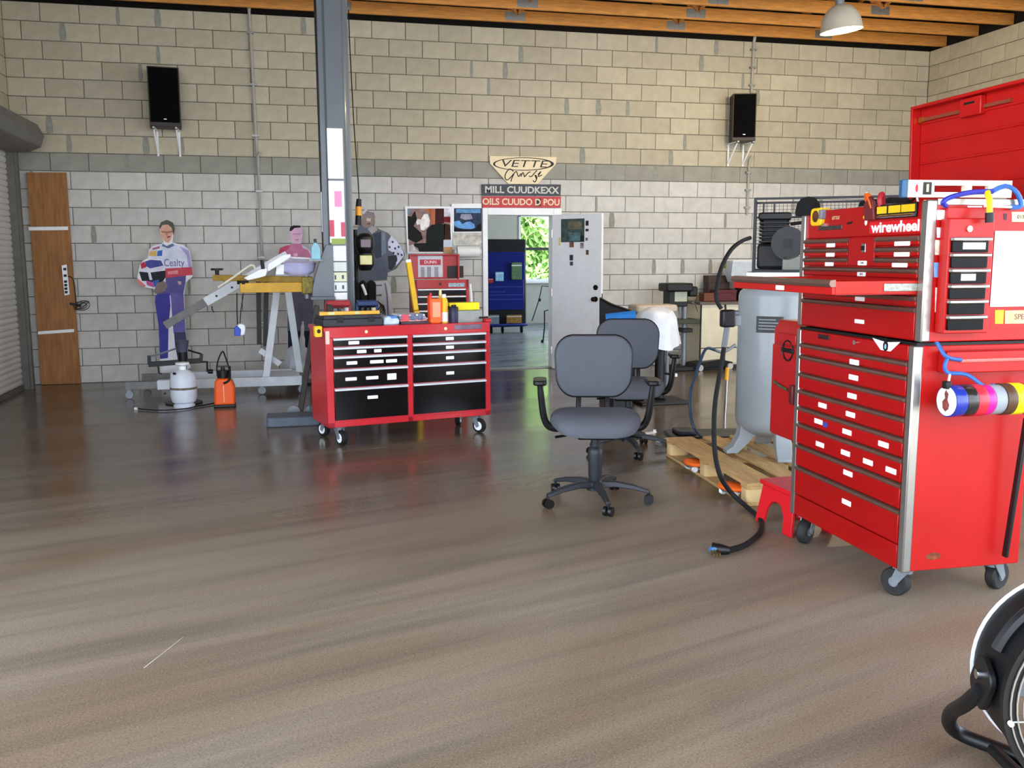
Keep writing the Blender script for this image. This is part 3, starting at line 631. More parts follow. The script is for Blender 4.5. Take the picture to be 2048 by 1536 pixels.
MB().prism(ellipse(.036, .034, .006, .016, 14), -.0126, .0126).build('finger_hole', mat('level_red', (180, 30, 40), .5), lv)
tm = thing('tape_measure', 'yellow tape measure sitting on left front corner of red chest', 'tape measure', onT(.80, .012, 1.60), TH)
MB().prism(rrect(-.05, .05, .0, .085, .022, 5), -.045, .008).build('case', m_yel, tm, bevel=.006)
MB().prism(ellipse(.0, .045, .028, .028, 22), .008, .0095).build('face_print', mat('orange_black_print', (90, 50, 20), .5, var=.5, scale=60), tm)
MB().box(-.058, -.03, -.038, .012, .03, .075).build('side_grip', mat('grip_grey', (120, 120, 130), .6), tm, bevel=.006)
MB().box(-.06, -.045, -.03, .0, -.004, .01).build('tape_hook_end', m_chrome, tm)
cpz = thing('baseball_cap', 'black fabric cap hung on the far corner of red chest', 'cap', onT(.945, -.02, 1.655), TH)
MB().lathe([(.075, .0), (.078, .02), (.07, .06), (.045, .085), (0, .095)], (0, 0, 0), 20, sy=.7).build('crown', mat('black_cloth', (12, 12, 12), .95, var=.15, bump=.3), cpz)
MB().prism(ellipse(0, -.05, .07, .06, 20), -.004, .004, 'xy').build('peak', mat('black_cloth', (22, 22, 22)), cpz)
bb = thing('black_tool_pouch', 'long black pouch lying behind tape measure on red chest', 'pouch', onT(.58, -.2, 1.642), TH)
MB().prism(rrect(-.14, .14, 0, .075, .03, 5), -.05, .05).build('pouch', mat('black_cloth', (22, 22, 22)), bb, bevel=.012)
MB().box(-.13, .13, .05, .056, .04, .046).build('zip', m_steel, bb)
cl = thing('spring_clamp', 'orange and maroon clamp hooked over the red chest front edge', 'clamp', onT(.36, .0, 1.63), TH)
MB().prism([(-.045, -.02), (.03, -.02), (.04, .05), (.0, .085), (-.03, .06)], .002, .02).build('jaw', mat('maroon_plastic', (104, 30, 34), .5), cl, bevel=.005)
MB().tube([(-.02, .01, .03), (.01, .01, .075), (.05, .0, .09), (.06, -.02, .05)], .012, 8, smooth=4).build('handle', mat('orange_plastic', (226, 96, 24), .4), cl)
MB().tube([(-.07, -.01, .0), (-.065, .01, .06), (-.05, -.01, .09), (-.03, -.03, .05)], .011, 8, smooth=4).build('handle', mat('crimson_plastic', (170, 40, 50), .4), cl)
sk = thing('socket_rail_pack', 'yellow and black packaged tool strip hung on red chest front', 'package', onT(.10, .0, 1.60), TH)
x0_, z0_ = FP(1836, 436); x1_, _ = FP(1757, 436)
sk.location = onT((x0_+x1_)/2, 0, 1.6); hw = (x1_-x0_)/2
MB().box(-hw, hw, .001, .012, .012, .072).build('backing', m_black, sk, bevel=.003)
for a, b2 in ((-hw+.006, -.3*hw), (-.25*hw, .35*hw), (.45*hw, hw-.006)): MB().box(a, b2, .012, .0135, .034, .064).build('yellow_panel', m_yel, sk, smooth=False)
MB().cyl((-hw+.01, .014, .022), (hw-.01, .014, .022), .006, n=10).build('metal_rod', m_chrome, sk)
fc = thing('folded_hose_clip', 'small black folded clip with white loop beside the level', 'clip', onT(.14, -.03, 1.655), TH)
MB().tube([(.08, 0, .0), (.03, 0, .02), (-.02, 0, .03), (-.05, 0, .06), (-.04, .0, .085), (-.02, 0, .05)], .006, 6, smooth=4).build('loop', m_black, fc)
MB().tube([(-.06, .0, .0), (-.045, 0, .035), (-.06, .0, .05)], .005, 6).build('white_loop', m_white, fc)
# blue strap-handled frame at the camera side of the chest
bh = thing('blue_clamp_frame', 'blue tubular frame hooked on top chest side', 'clamp', (TO.x, TO.y, ZM), TH)
def sp3(px, py, off):
    d, z = SP(px, py, off); return (-off, -d, U(z))
MB().tube([sp3(1892, 412, .10), sp3(1886, 405, .12), sp3(1900, 395, .12), sp3(1940, 385, .10), sp3(1985, 383, .09)], .010, 8, smooth=5).build('frame_tube', mat('royal_blue', (34, 40, 150), .4), bh)
MB().tube([sp3(1975, 388, .06), sp3(2010, 372, .06), sp3(2034, 386, .06), sp3(2042, 412, .06), sp3(2022, 414, .06)], .010, 8, smooth=3).build('frame_tube', m_blue, bh)
MB().tube([sp3(1974, 384, .10), sp3(1979, 400, .12), sp3(1979, 430, .13)], .012, 8).build('strap', m_yel, bh)
MB().cyl(sp3(1979, 425, .135), sp3(1979, 445, .135), .016, n=12).build('grip', m_black, bh)
MB().tube([sp3(1970, 412, .12), sp3(2022, 414, .07)], .006, 6).build('cross_rod', mat('cream_cord', (225, 200, 180)), bh)
# ================================================================ MAIN RED CART
CA = .2188; CO = Vector((.222, 7.127, 0)); cdx = Vector((math.cos(CA), math.sin(CA), 0)); cn = Vector((-math.sin(CA), math.cos(CA), 0))
CWD, CDP, CZ0, CZ1 = 1.375, .50, .15, .925
ct = thing('tool_cart', 'wide red tool cart with ten black drawers and silver pulls', 'tool cart', CO, CA)
m_cred = mat('cart_red', (196, 28, 40), .3, var=.04, coat=.3)
m_cblk = mat('cart_drawer_black', (9, 9, 11), .16, var=.06, spec=.4)
m_pullw = mat('silver_pull', (236, 238, 242), .35, metal=.1, var=.02)
MB().box(0, CWD, .006, CDP, CZ0, CZ1).build('body', m_cred, ct, bevel=.006)
MB().box(.0, CWD, .0, .012, .846, CZ1).box(.0, .056, .0, .012, CZ0, .846).box(CWD-.045, CWD, .0, .012, CZ0, .846).box(.651, .698, .0, .012, CZ0, .846).box(0, CWD, 0, .012, CZ0, .19).build('face_frame', m_cred, ct, bevel=.003)
MB().box(CWD-.035, CWD+.012, -.004, CDP, CZ1, CZ1+.028).build('end_rim', m_cred, ct, bevel=.006)
MB().box(-.012, .0, -.004, CDP, CZ1-.03, CZ1-.002).build('end_rim', m_cred, ct, bevel=.003)
zr = [.845, .775, .704, .604, .455, .20]
for (x0, x1) in ((.058, .649), (.700, CWD-.047)):
    for i in range(5):
        d = MB().box(x0, x1, -.008, .004, zr[i+1]+.006, zr[i]-.018).build('drawer', m_cblk, ct, bevel=.002)
        MB().prism([(-.008, zr[i]-.02), (-.026, zr[i]-.018), (-.03, zr[i]-.004), (-.012, zr[i]), (0, zr[i])], x0, x1, 'yz').build('pull', m_pullw, d)
        zc = (zr[i+1]+zr[i]-.012)/2; cx = (x0+x1)/2
        tags = [(cx, .07)] if x0 > .5 else {0: [(x0+.16, .085)], 1: [(x0+.22, .075), (x0+.35, .06)], 2: [(x0+.14, .085), (x0+.34, .11), (x0+.46, .09)], 3: [(x0+.13, .09), (x0+.30, .10), (x0+.46, .075)], 4: [(x0+.30, .085)]}[i]
        if i == 4 and x0 > .5: tags = []
        for q, w_ in tags:
            hh = .05 if (x0 < .5 and i == 3 and q > .5) else .026
            zt = zr[i]-.085 if i == 4 else zc
            MB().prism(rrect(q-w_/2, q+w_/2, zt-hh/2, zt+hh/2, .004, 2), -.0095, -.008).build('label_tag', m_paper, d, smooth=False)
for x in (.32, .98): MB().cyl((x, -.006, .885), (x, .002, .885), .013, n=16).build('lock', mat('brass_lock', (230, 214, 170), .3, metal=.6), ct)
MB().box(1.06, 1.30, -.003, .001, .872, .912).build('maker_plate', mat('smoked_plate', (110, 96, 112), .25, metal=.6, var=.2), ct, bevel=.002)
MB().box(-.001, .03, -.002, .0, .80, .90).build('tape_strip', mat('masking_tape', (236, 190, 180), .6), ct)
for x, y, a in ((.1, .07, -1.3), (CWD-.11, .07, -1.0), (.1, CDP-.07, 2.), (CWD-.13, CDP-.09, 1.)): caster(ct, x, y, .06, CZ0, a, m_rubber, .042, white=True)
def onC(lx, ly, z=CZ1): return CO+cdx*lx+cn*ly+Vector((0, 0, z))
# things on the cart
k = thing('tool_case', 'long black plastic tool case on left end of cart', 'case', onC(.0, .10), CA)
MB().prism(rrect(.01, .49, .0, .055, .012, 3), .0, .30).build('base', mat('case_plastic', (44, 46, 52), .5, var=.06), k, bevel=.004)
MB().box(.02, .48, .005, .295, .055, .085).build('lid', mat('case_plastic', (44, 46, 52)), k, bevel=.006)
for x in (.12, .37): MB().box(x, x+.05, -.006, .0, .03, .07).build('latch', m_black, k, bevel=.002)
k = thing('yellow_level', 'flat amber level lying on top of black tool case', 'level', onC(.0, .13, CZ1+.086), CA)
MB().box(-.005, .475, 0, .028, 0, .028).build('body', mat('amber_level', (228, 172, 60), .45), k, bevel=.003)
MB().box(.06, .11, -.001, .029, .004, .024).build('vial', mat('vial_green', (200, 200, 150)), k)
MB().box(.27, .31, -.001, .029, .004, .024).build('vial', mat('vial_green', (200, 200, 150)), k)
k = thing('stubby_tape_measure', 'yellow and black tape measure clipped on cart left edge', 'tape measure', onC(-.045, .04, .855), CA)
MB().prism(rrect(-.03, .028, 0, .085, .012, 4), -.02, .03).build('case', m_yel, k, bevel=.004)
MB().prism(ellipse(0, .045, .014, .016, 14), -.0215, -.02).build('logo_disc', m_black, k)
MB().box(-.015, .015, -.0, .02, .085, .10).build('clip', m_black, k, bevel=.002)
k = thing('rag_bundle', 'blue and white folded shop cloth on cart top', 'cloth', onC(.495, .08), CA)
MB().prism([(0, 0), (.125, 0), (.13, .035), (.10, .066), (.07, .058), (.04, .07), (.01, .05)], 0, .16).build('cloth', mat('shop_cloth', (196, 214, 236), .9, var=.12, scale=20), k, bevel=.012)
MB().box(.05, .11, -.002, .15, .045, .07).build('blue_fold', mat('blue_cloth', (90, 140, 210), .9), k, bevel=.01)
k = thing('magazine_stack', 'stack of printed magazines in the middle of cart top', 'magazines', onC(.64, .10), CA)
for i in range(4): MB().box(-.005*i, .23-.01*i, -.004*i, .2, .02*i, .02*i+.018).build('magazine', mat('magazine_%d' % i, ((70, 60, 66), (214, 150, 150), (150, 160, 190), (214, 216, 226))[i], .4, var=.35, scale=22), k, bevel=.003)
MB().box(.0, .06, -.017, -.0125, .025, .078).build('red_cover', mat('red_print', (214, 80, 90), .5), k, smooth=False)
MB().box(.08, .12, -.017, -.0125, .03, .078).box(.14, .18, -.017, -.0125, .03, .078).build('photo_print', mat('grey_blue_print', (100, 110, 140), .5, var=.4, scale=40), k, smooth=False)
def bottle(name, label_, cat, lx, ly, prof, m, capm=None, capp=None, sx=1., sy=1., extra=None):
    t = thing(name, label_, cat, onC(lx, ly), CA)
    MB().lathe(prof, (0, 0, 0), 20, sx=sx, sy=sy).build('body', m, t)
    if capp: MB().lathe(capp, (0, 0, 0), 16).build('cap', capm, t)
    if extra: extra(t)
    return t
m_org = mat('orange_plastic', (226, 96, 24), .4)
o = thing('orange_jug', 'upright orange jug with red spout on cart top', 'bottle', onC(.93, .10), CA)
MB().prism(rrect(-.05, .05, 0, .2, .02, 4), -.03, .04).build('body', mat('bright_orange', (250, 104, 40), .4), o, bevel=.008)
MB().box(-.054, -.04, -.03, .03, .03, .225).build('handle_spine', mat('red_orange', (236, 70, 20), .4), o, bevel=.005)
MB().cyl((-.035, 0, .2), (-.035, 0, .245), .011, n=12).build('spout', mat('decal_red', (205, 20, 30)), o)
MB().box(-.03, .035, -.0315, -.03, .05, .17).build('label', mat('peach_label', (250, 170, 130), .5), o, smooth=False)
bottle('yellow_bottle', 'tall yellow bottle with white label beside orange jug', 'bottle', 1.015, .11, [(0, 0), (.03, 0), (.032, .01), (.032, .17), (.022, .2), (.014, .205), (0, .206)], m_yel, m_white, [(.0, .2), (.016, .2), (.016, .232), (0, .234)], extra=lambda t: MB().lathe([(.0325, .01), (.0328, .012), (.0328, .085), (.0325, .087)], (0, 0, 0), 20).build('label', m_paper, t))
bottle('amber_bottle', 'slim amber spray bottle behind the yellow bottle', 'bottle', 1.03, .23, [(0, 0), (.026, 0), (.028, .01), (.028, .16), (.016, .2), (.012, .22), (0, .221)], mat('amber_plastic', (220, 170, 70), .35), mat('cream_plastic', (230, 214, 160), .4), [(.0, .22), (.013, .22), (.011, .27), (0, .272)])
bottle('navy_can', 'short dark navy can beside the yellow bottle', 'can', 1.09, .085, [(0, 0), (.036, 0), (.037, .01), (.037, .12), (.03, .13), (0, .131)], mat('navy_plastic', (24, 26, 60), .4), m_black, [(0, .13), (.02, .13), (.02, .145), (0, .146)])
k = thing('yellow_box', 'bright yellow flat box on the parts tray', 'box', onC(1.115, .12, CZ1+.096), CA)
MB().box(0, .22, 0, .12, 0, .062).build('carton', mat('lemon_card', (250, 226, 10), .5), k, bevel=.003)
MB().box(-.045, .0, .01, .1, .035, .06).build('flap', mat('lemon_card', (250, 226, 10)), k, bevel=.002)
k = thing('parts_tray', 'clear tray of loose black hardware under yellow box', 'tray', onC(1.11, .06), CA)
MB().box(0, .225, 0, .2, 0, .012).box(0, .225, 0, .006, 0, .095).box(0, .225, .194, .2, 0, .095).box(0, .006, 0, .2, 0, .095).box(.219, .225, 0, .2, 0, .095).build('tray', mat('clear_plastic', (206, 210, 204), .2, trans=.55, ior=1.2), k)
for i in range(9): MB().cyl((.03+.018*i, .06+.03*(i % 3), .012), (.045+.016*i, .07+.03*(i % 3), .03+.01*(i % 2)), .011, n=8).build('bolt', m_black, k)
k = thing('marker_pen', 'black marker pen on cart right rim', 'pen', onC(1.345, .03, CZ1+.029), CA)
MB().cyl((-.05, 0, .008), (.03, .02, .008), .008, n=10).build('barrel', m_black, k)
MB().cyl((.03, .02, .008), (.055, .026, .008), .0085, n=10).build('cap', m_steel, k)
# ================================================================ OFFICE CHAIRS
m_fab = mat('grey_blue_fabric', (96, 99, 106), .95, var=.05, scale=260, bump=.6, bscale=900, spec=.15)
m_arm = mat('chair_black', (14, 15, 17), .38, var=.05)
m_base = mat('chair_base_grey', (34, 37, 43), .45, var=.06)
def office_chair(label_, loc, rz, tilt=0.):
    t = thing('office_chair', label_, 'chair', loc, rz, group='grey office chairs')
    # local frame: sitter faces -y
    b = MB(); o2 = [(.0, -.245), (.14, -.235), (.22, -.18), (.262, -.03), (.262, .1), (.225, .2), (.12, .225)]
    out = catmull([(x, y, 0) for x, y in o2+[(-x, y) for x, y in reversed(o2[1:])]], 4, True)
    lay = [(.90, .460), (.985, .468), (1.01, .485), (1.0, .512), (.95, .532), (.86, .543), (.7, .548), (.5, .550), (.3, .549), (.12, .548)]
    vs = []; n = len(out)
    for s, z in lay:
        for p in out:
            yy_ = p.y*s; zz_ = z-max(0., (-.06-yy_))**2*1.1
            vs.append((p.x*s, yy_, zz_))
    fs = [(i*n+j, i*n+(j+1) % n, (i+1)*n+(j+1) % n, (i+1)*n+j) for i in range(len(lay)-1) for j in range(n)]+[list(range(n-1, -1, -1)), list(range(n*(len(lay)-1), n*len(lay)))]
    b.add(vs, fs); b.build('seat', m_fab, t)
    MB().box(-.2, .2, -.16, .18, .43, .465).build('seat_pan', m_arm, t, bevel=.02)
    MB().box(-.11, .11, -.08, .16, .39, .435).build('mechanism', m_arm, t, bevel=.012)
    MB().tube([(.1, .0, .415), (.2, -.05, .41), (.27, -.06, .405)], .008, 6).build('tilt_lever', m_arm, t)
    MB().tube([(-.1, .0, .415), (-.24, -.06, .405)], .008, 6).build('height_lever', m_arm, t)
    # backrest: curved cushion
    bb_ = MB(); prof = rrect(-.243, .243, .615, .965, .11, 7); prof = [(x*(1-.09*(.965-z)/.35), z+.018*(1-(x/.243)**2)*(1 if z > .79 else -1)) for x, z in prof]
    cz = .79; vs = []; n = len(prof); lay = [(.86, .0), (.985, -.012), (1.0, .004), (1.0, .03), (.96, .05), (.0, .055)]
    lay = [(.25, -.022), (.55, -.021), (.86, -.015), (.97, -.006), (1., .010), (1., .034), (.97, .048), (.3, .052)]
    for s, dy in lay:
        for x, z in prof: vs.append((x*s, .235+dy-.55*(x*s)**2+.072*(z-.615), cz+(z-cz)*s))
    fs = [(i*n+j, i*n+(j+1) % n, (i+1)*n+(j+1) % n, (i+1)*n+j) for i in range(len(lay)-1) for j in range(n)]+[list(range(n-1, -1, -1)), list(range(n*(len(lay)-1), n*len(lay)))]
    bb_.add(vs, fs).build('backrest', m_fab, t)
    MB().tube([(x*1.005, .235+.016-.55*x*x+.072*(z-.615), cz+(z-cz)*1.005) for x, z in prof], .006, 6, closed=True).build('back_piping', m_arm, t)
    for s in (-1, 1): MB().tube([(s*.09, .12, .42), (s*.09, .25, .44), (s*.09, .30, .52), (s*.085, .29, .66), (s*.08, .285, .76)], .016, 8, smooth=3, flat=.6).build('back_strut', m_arm, t)
    for s in (-1, 1):
        MB().tube([(s*.2, .0, .445), (s*.27, .0, .455), (s*.305, -.01, .51), (s*.322, -.03, .63), (s*.33, -.04, .715)], [.022, .022, .021, .02, .018], 10, smooth=4, flat=1.).build('arm_post', m_arm, t)
        MB().prism(rrect(s*.33-.04, s*.33+.04, -.12, .09, .035, 5), .715, .745, 'xy').build('arm_pad', m_arm, t, bevel=.01, seg=3)
    MB().lathe([(0, .08), (.032, .08), (.032, .12), (.040, .16), (.044, .29), (.044, .315), (.036, .33), (.028, .34), (.028, .395), (0, .395)], (0, 0, 0), 20).build('gas_column', m_base, t)
    MB().lathe([(0, .075), (.05, .075), (.05, .125), (.036, .135), (0, .135)], (0, 0, 0), 20).build('hub', m_base, t)
    for i in range(5):
        a = i*2*PI/5-PI/2+.18; c, s = math.cos(a), math.sin(a)
        lg = MB(); q = Matrix.Rotation(a, 3, 'Z')
        P = [(.03, .11, .030, .04), (.12, .115, .026, .034), (.23, .10, .022, .028), (.325, .075, .018, .022)]; vs = []
        for r, z, hw_, hh in P:
            for u_, v_ in ((-1, -.5), (1, -.5), (.75, .5), (-.75, .5)): vs.append(q@Vector((r, u_*hw_, z+v_*hh)))
        fs = [(i_*4+j, i_*4+(j+1) % 4, i_*4+4+(j+1) % 4, i_*4+4+j) for i_ in range(3) for j in range(4)]+[(3, 2, 1, 0), (12, 13, 14, 15)]
        lo = lg.add(vs, fs).build('leg', m_base, t, bevel=.005)
        w_ = MB(); ax = Matrix.Rotation(a+.7*((i % 3)-1), 3, 'Z')
        for sd in (-1, 1):
            e = ax@Vector((0, sd*.008, 0)); f_ = ax@Vector((0, sd*.026, 0)); base = Vector((c*.32, s*.32, .028))
            w_.cyl(base+e, base+f_, .028, n=18)
        w_.cyl(Vector((c*.32, s*.32, .03)), Vector((c*.32, s*.32, .075)), .008, n=10)
        w_.build('caster', m_arm, lo)
    return t
office_chair('grey fabric office chair in front, facing the camera', (1.715, 5.12, 0), -.26)
office_chair('grey fabric office chair behind, partly hidden by the nearer chair', (2.42, 6.45, 0), -.30)
sc = thing('paper_scrap', 'small white paper scrap lying on the floor beyond the chairs', 'paper', GZ(1300, 866, .0)+Vector((0, 0, .001)), .4)
MB().prism([(-.07, -.03), (.0, -.045), (.07, -.01), (.075, .03), (.0, .02), (-.06, .03)], 0, .004, 'xy').build('scrap', m_paper, sc, smooth=False)
MB().prism([(.02, -.02), (.07, .0), (.06, .025)], .004, .02, 'xy').build('curled_corner', m_paper, sc)
# ================================================================ PALLET, COMPRESSOR, STOOL, CORD
PO = Vector((2.545, 4.80, 0)); PA = -.06
pal = thing('wooden_pallet', 'light wood pallet under the grey compressor', 'pallet', PO, PA)
m_pal = mat('pallet_wood', (196, 158, 104), .8, var=.12, scale=6, stretch=(8, 1, 8), bump=.2, bscale=80)
m_pal2 = mat('pallet_block', (216, 184, 130), .8, var=.1, scale=8, bump=.2, bscale=80)
PW, PL = 1.05, 1.42
for i, (a, b2) in enumerate(((0, .20), (.28, .40), (.49, .61), (.70, .82), (.86, PW))): MB().box(a, b2, 0, PL, .118, .138).build('deck_board', m_pal, pal, bevel=.003)
for y in (0, PL/2-.05, PL-.10):
    MB().box(0, PW, y, y+.10, .1, .118).build('cross_board', m_pal, pal, bevel=.003)
    for x in (0, PW/2-.07, PW-.14): MB().prism(rrect(x, x+.14, y, y+.10, .02, 3), .02, .1, 'xy').build('block', m_pal2, pal, bevel=.003)
for x in (0, PW/2-.07, PW-.14): MB().box(x, x+.11, 0, PL, .0, .02).build('bottom_board', m_pal, pal, bevel=.003)
m_oc = mat('slider_orange', (255, 110, 30), .4, var=.03)
for i, (px, py, nm) in enumerate(((1390, 935, 'between the left pallet blocks'), (1464, 985, 'at the near pallet opening'))):
    P = GZ(px, py+6, .02); P.x -= .005
    t = thing('furniture_mover', 'round orange wheeled furniture mover '+nm, 'dolly', P, .3*i, group='orange furniture movers')
    MB().lathe([(0, .042), (.075, .042), (.085, .052), (.085, .066), (.07, .073), (0, .075)], (0, 0, 0), 24, sx=.8, sy=1.15).build('top', m_oc, t)
    for q in (0, 2.1, 4.2): MB().lathe([(0, -.014), (.018, -.014), (.021, 0), (.018, .014), (0, .014)], (.045*math.cos(q), .06*math.sin(q), .021), 14, Matrix.Rotation(PI/2, 3, 'X')).build('wheel', m_white, t)
    MB().lathe([(0, .03), (.06, .03), (.07, .043), (0, .043)], (0, 0, 0), 20).build('plate', m_steel, t)
TC = Vector((3.15, 5.57, 0)); tr_ = .272
cmpz = thing('air_compressor', 'tall grey upright air compressor tank with black pump on top', 'air compressor', TC+Vector((0, 0, .138)), -.5)
m_tank = mat('tank_grey', (150, 157, 160), .32, var=.03, scale=6, coat=.2)
zb = .17-.0
prof = [(0, .10)]+[(tr_*math.sin(a), .10+.13-.13*math.cos(a)) for a in [PI/2*i/6 for i in range(1, 7)]]+[(tr_, 1.06)]+[(tr_*math.cos(a), 1.06+.10*math.sin(a)) for a in [PI/2*i/6 for i in range(1, 7)]]
MB().lathe(prof, (0, 0, 0), 40).build('tank', m_tank, cmpz)
for a in (3.45, 4.90, .35, 1.85):
    c, s = math.cos(a), math.sin(a); q = Matrix.Rotation(a, 4, 'Z')
    MB().prism([(.12, .16), (.25, .20), (.26, .13), (.30, .05), (.345, .02), (.345, .0), (.27, .0), (.20, .07)], -.05, .05, 'xz', M=q).build('leg', m_tank, cmpz, bevel=.004)
pl = AY(1518, 616, 5.30); a_ = math.radians(256)
q = Matrix.Rotation(a_, 4, 'Z')
MB().box(tr_-.004, tr_+.003, -.085, .085, .83, .935, M=q).build('rating_plate', mat('plate_black', (38, 38, 40), .4, var=.3, scale=60), cmpz)
for i in range(4): MB().box(tr_+.003, tr_+.0036, -.07, .06-.02*(i % 2), .85+.02*i, .857+.02*i, M=q).build('plate_print', m_steel, cmpz, smooth=False)
MB().cyl((-.30, -.03, .94), (-.26, -.03, .94), .02, n=14).build('safety_valve', m_steel, cmpz)
MB().box(-.22, .70, -.24, .26, 1.175, 1.215).build('pump_deck', m_white, cmpz, bevel=.004)
# pump block, motor, flywheel guard
m_pump = mat('pump_black', (14, 14, 14), .5, var=.08)
pm = MB().box(-.16, .05, -.12, .16, 1.235, 1.40).build('crankcase', m_pump, cmpz, bevel=.02)
for i in range(7): MB().box(-.15, .04, -.11, .15, 1.405+i*.024, 1.42+i*.024).build('cooling_fin', m_pump, pm, bevel=.004)
MB().box(-.13, .02, -.09, .12, 1.40, 1.58).build('cylinder', m_pump, pm, bevel=.01)
MB().prism(rrect(-.16, .05, 1.55, 1.60, .02, 3), -.12, .16).build('cylinder_head', m_pump, pm, bevel=.01)
MB().cyl((.03, -.20, 1.40), (.03, -.08, 1.40), .105, n=32).build('air_filter', mat('filter_grey', (34, 37, 39), .5), pm)
MB().box(.0, .06, -.2015, -.20, 1.37, 1.43).build('filter_mark', m_pump, pm, smooth=False)
MB().cyl((.42, .1, 1.42), (.42, .16, 1.42), .17, n=32).build('flywheel', m_pump, cmpz)
MB().cyl((.25, .05, 1.30), (.55, .05, 1.30), .09, n=24).build('motor', mat('motor_dark', (44, 42, 38), .5), cmpz)
MB().box(.0, .16, -.2, -.12, 1.215, 1.32).build('pressure_switch', mat('switch_grey', (120, 122, 112), .5), cmpz, bevel=.006)
MB().box(.17, .30, -.22, -.12, 1.215, 1.31).build('starter_box', m_pump, cmpz, bevel=.008)
MB().cyl((.215, -.228, 1.265), (.215, -.22, 1.265), .03, n=18).build('gauge', mat('gauge_face', (190, 186, 170), .4), cmpz)
MB().tube([(.2, -.15, 1.35), (.26, -.15, 1.36), (.3, -.12, 1.40), (.34, -.1, 1.36)], .012, 8, smooth=3).build('copper_pipe', mat('tarnished_brass', (120, 110, 70), .4, metal=.8), cmpz)
# belt-guard cage
m_cage = mat('cage_black', (30, 30, 36), .5)
c = MB(); x0, x1, y0, y1, z0, z1 = -.18, .69, -.235, .25, 1.215, 1.68
for a, b2 in (((x0, y0), (x0, y1)), ((x0, y1), (x1, y1)), ((x1, y1), (x1, y0)), ((x1, y0), (x0, y0))):
    for z in (z0+.01, z1): c.beam((*a, z), (*b2, z), .014, .014)
for x, y in ((x0, y0), (x0, y1), (x1, y0), (x1, y1)): c.beam((x, y, z0), (x, y, z1), .016, .016)
c.beam((x0+.05, y1, z0), (x0+.05, y1, z1), .012, .012); c.beam((x0, y1, 1.58), (x1, y1, 1.58), .012, .012); c.beam((x0+.12, y1, 1.56), (x0+.12, y1, z1), .01, .01)
cg = c.build('guard_cage', m_cage, cmpz)
ms = MB()
for i in range(1, 34): ms.beam((x0+(x1-x0)*i/34, y1, z0), (x0+(x1-x0)*i/34, y1, z1), .0025, .0025)
for i in range(1, 20): ms.beam((x0, y1, z0+(z1-z0)*i/20), (x1, y1, z0+(z1-z0)*i/20), .0025, .0025)
o = ms.build('guard_mesh', m_cage, cg, smooth=False); o['kind'] = 'stuff'
MB().tube([(.05, .1, 1.53), (.2, .12, 1.55), (.42, .13, 1.585)], .012, 8).build('belt', m_rubber, cmpz); MB().tube([(.08, .1, 1.30), (.25, .12, 1.32), (.42, .13, 1.26)], .012, 8).build('belt', m_rubber, cmpz)
# power cord with in-line box and plug
cd_ = thing('power_cord', 'thick black power cord with in-line box trailing from compressor to its plug', 'cord', GZ(1430, 1103, 0), 0)
def cpt(px, py, y): return AY(px, py, y)
path = [cpt(1500, 476, 5.42), cpt(1484, 482, 5.34), cpt(1462, 500, 5.26), cpt(1443, 535, 5.2), cpt(1434, 575, 5.15), cpt(1433, 600, 5.12), cpt(1443, 618, 5.1)]
MB().tube(path, .013, 8, smooth=5).build('upper_cord', m_rubber, cd_, world=True)
P = cpt(1456, 636, 5.1); MB().box(P.x-.045, P.x+.04, P.y-.03, P.y+.03, P.z-.055, P.z+.05).build('inline_box', m_blackp, cd_, world=True, bevel=.012)
P2 = cpt(1472, 640, 5.1); MB().box(P2.x-.02, P2.x+.03, P2.y-.01, P2.y+.01, P2.z-.035, P2.z+.03).build('box_bracket', m_steel, cd_, world=True, bevel=.004)
MB().tube([cpt(1454, 655, 5.1), cpt(1448, 695, 5.08)], .017, 10).build('strain_relief', mat('grey_sleeve', (110, 112, 118), .5), cd_, world=True)
path = [cpt(1448, 695, 5.08), cpt(1440, 745, 5.04), cpt(1431, 800, 4.98), cpt(1428, 850, 4.93), cpt(1430, 905, 4.87), cpt(1440, 950, 4.80), GZ(1462, 985, .08), GZ(1495, 1015, .014), GZ(1522, 1040, .014), GZ(1520, 1065, .014), GZ(1490, 1090, .014), GZ(1455, 1101, .016)]
MB().tube(path, .015, 8, smooth=5).build('lower_cord', m_rubber, cd_, world=True)
A = GZ(1460, 1101, .02); B = GZ(1424, 1098, .02); MB().tube([A, (A+B)/2, B], [.018, .03, .034], 12).build('plug', m_blackp, cd_, world=True)
dv = Vector((-.15, -1, 0)).normalized(); Bc = B
MB().cyl(Bc+dv*.01, Bc+dv*.036, .02, n=16).build('plug_face', mat('plug_blue', (70, 120, 170), .4), cd_, world=True)
for s in (-1, 0, 1): MB().beam(Bc+dv*.036+Vector((s*.016, 0, .002)), Bc+dv*.085+Vector((s*.016, 0, -.004)), .006, .014).build('prong', mat('brass', (200, 160, 70)), cd_, world=True)
# red step stool
st = thing('step_stool', 'small red plastic step stool beside the roll cabinet', 'stool', (2.69, 4.225, 0), PI/2+.05)
m_st = mat('stool_red', (214, 24, 34), .4, var=.03)
MB().prism(rrect(-.02, .31, -.03, .21, .02, 3), .215, .24, 'xy').build('top', m_st, st, bevel=.006)
for y0_, lean in ((.0, -.035), (.18, .035)):
    M_ = Matrix.Translation((0, y0_, .22))@Matrix.Rotation(-.14 if y0_ == 0 else .14, 4, 'X')
    arch = [(-.03, -.222), (.05, -.222), (.065, -.13), (.10, -.085), (.145, -.075), (.19, -.085), (.225, -.13), (.24, -.222), (.32, -.222), (.295, .0), (-.005, .0)]
    MB().prism(arch, -.008, .008, 'xz', M=M_).build('leg_panel', m_st, st, bevel=.003)
for x in (.0, .28): MB().box(x, x+.012, .01, .17, .10, .2).build('end_brace', m_st, st, bevel=.003)
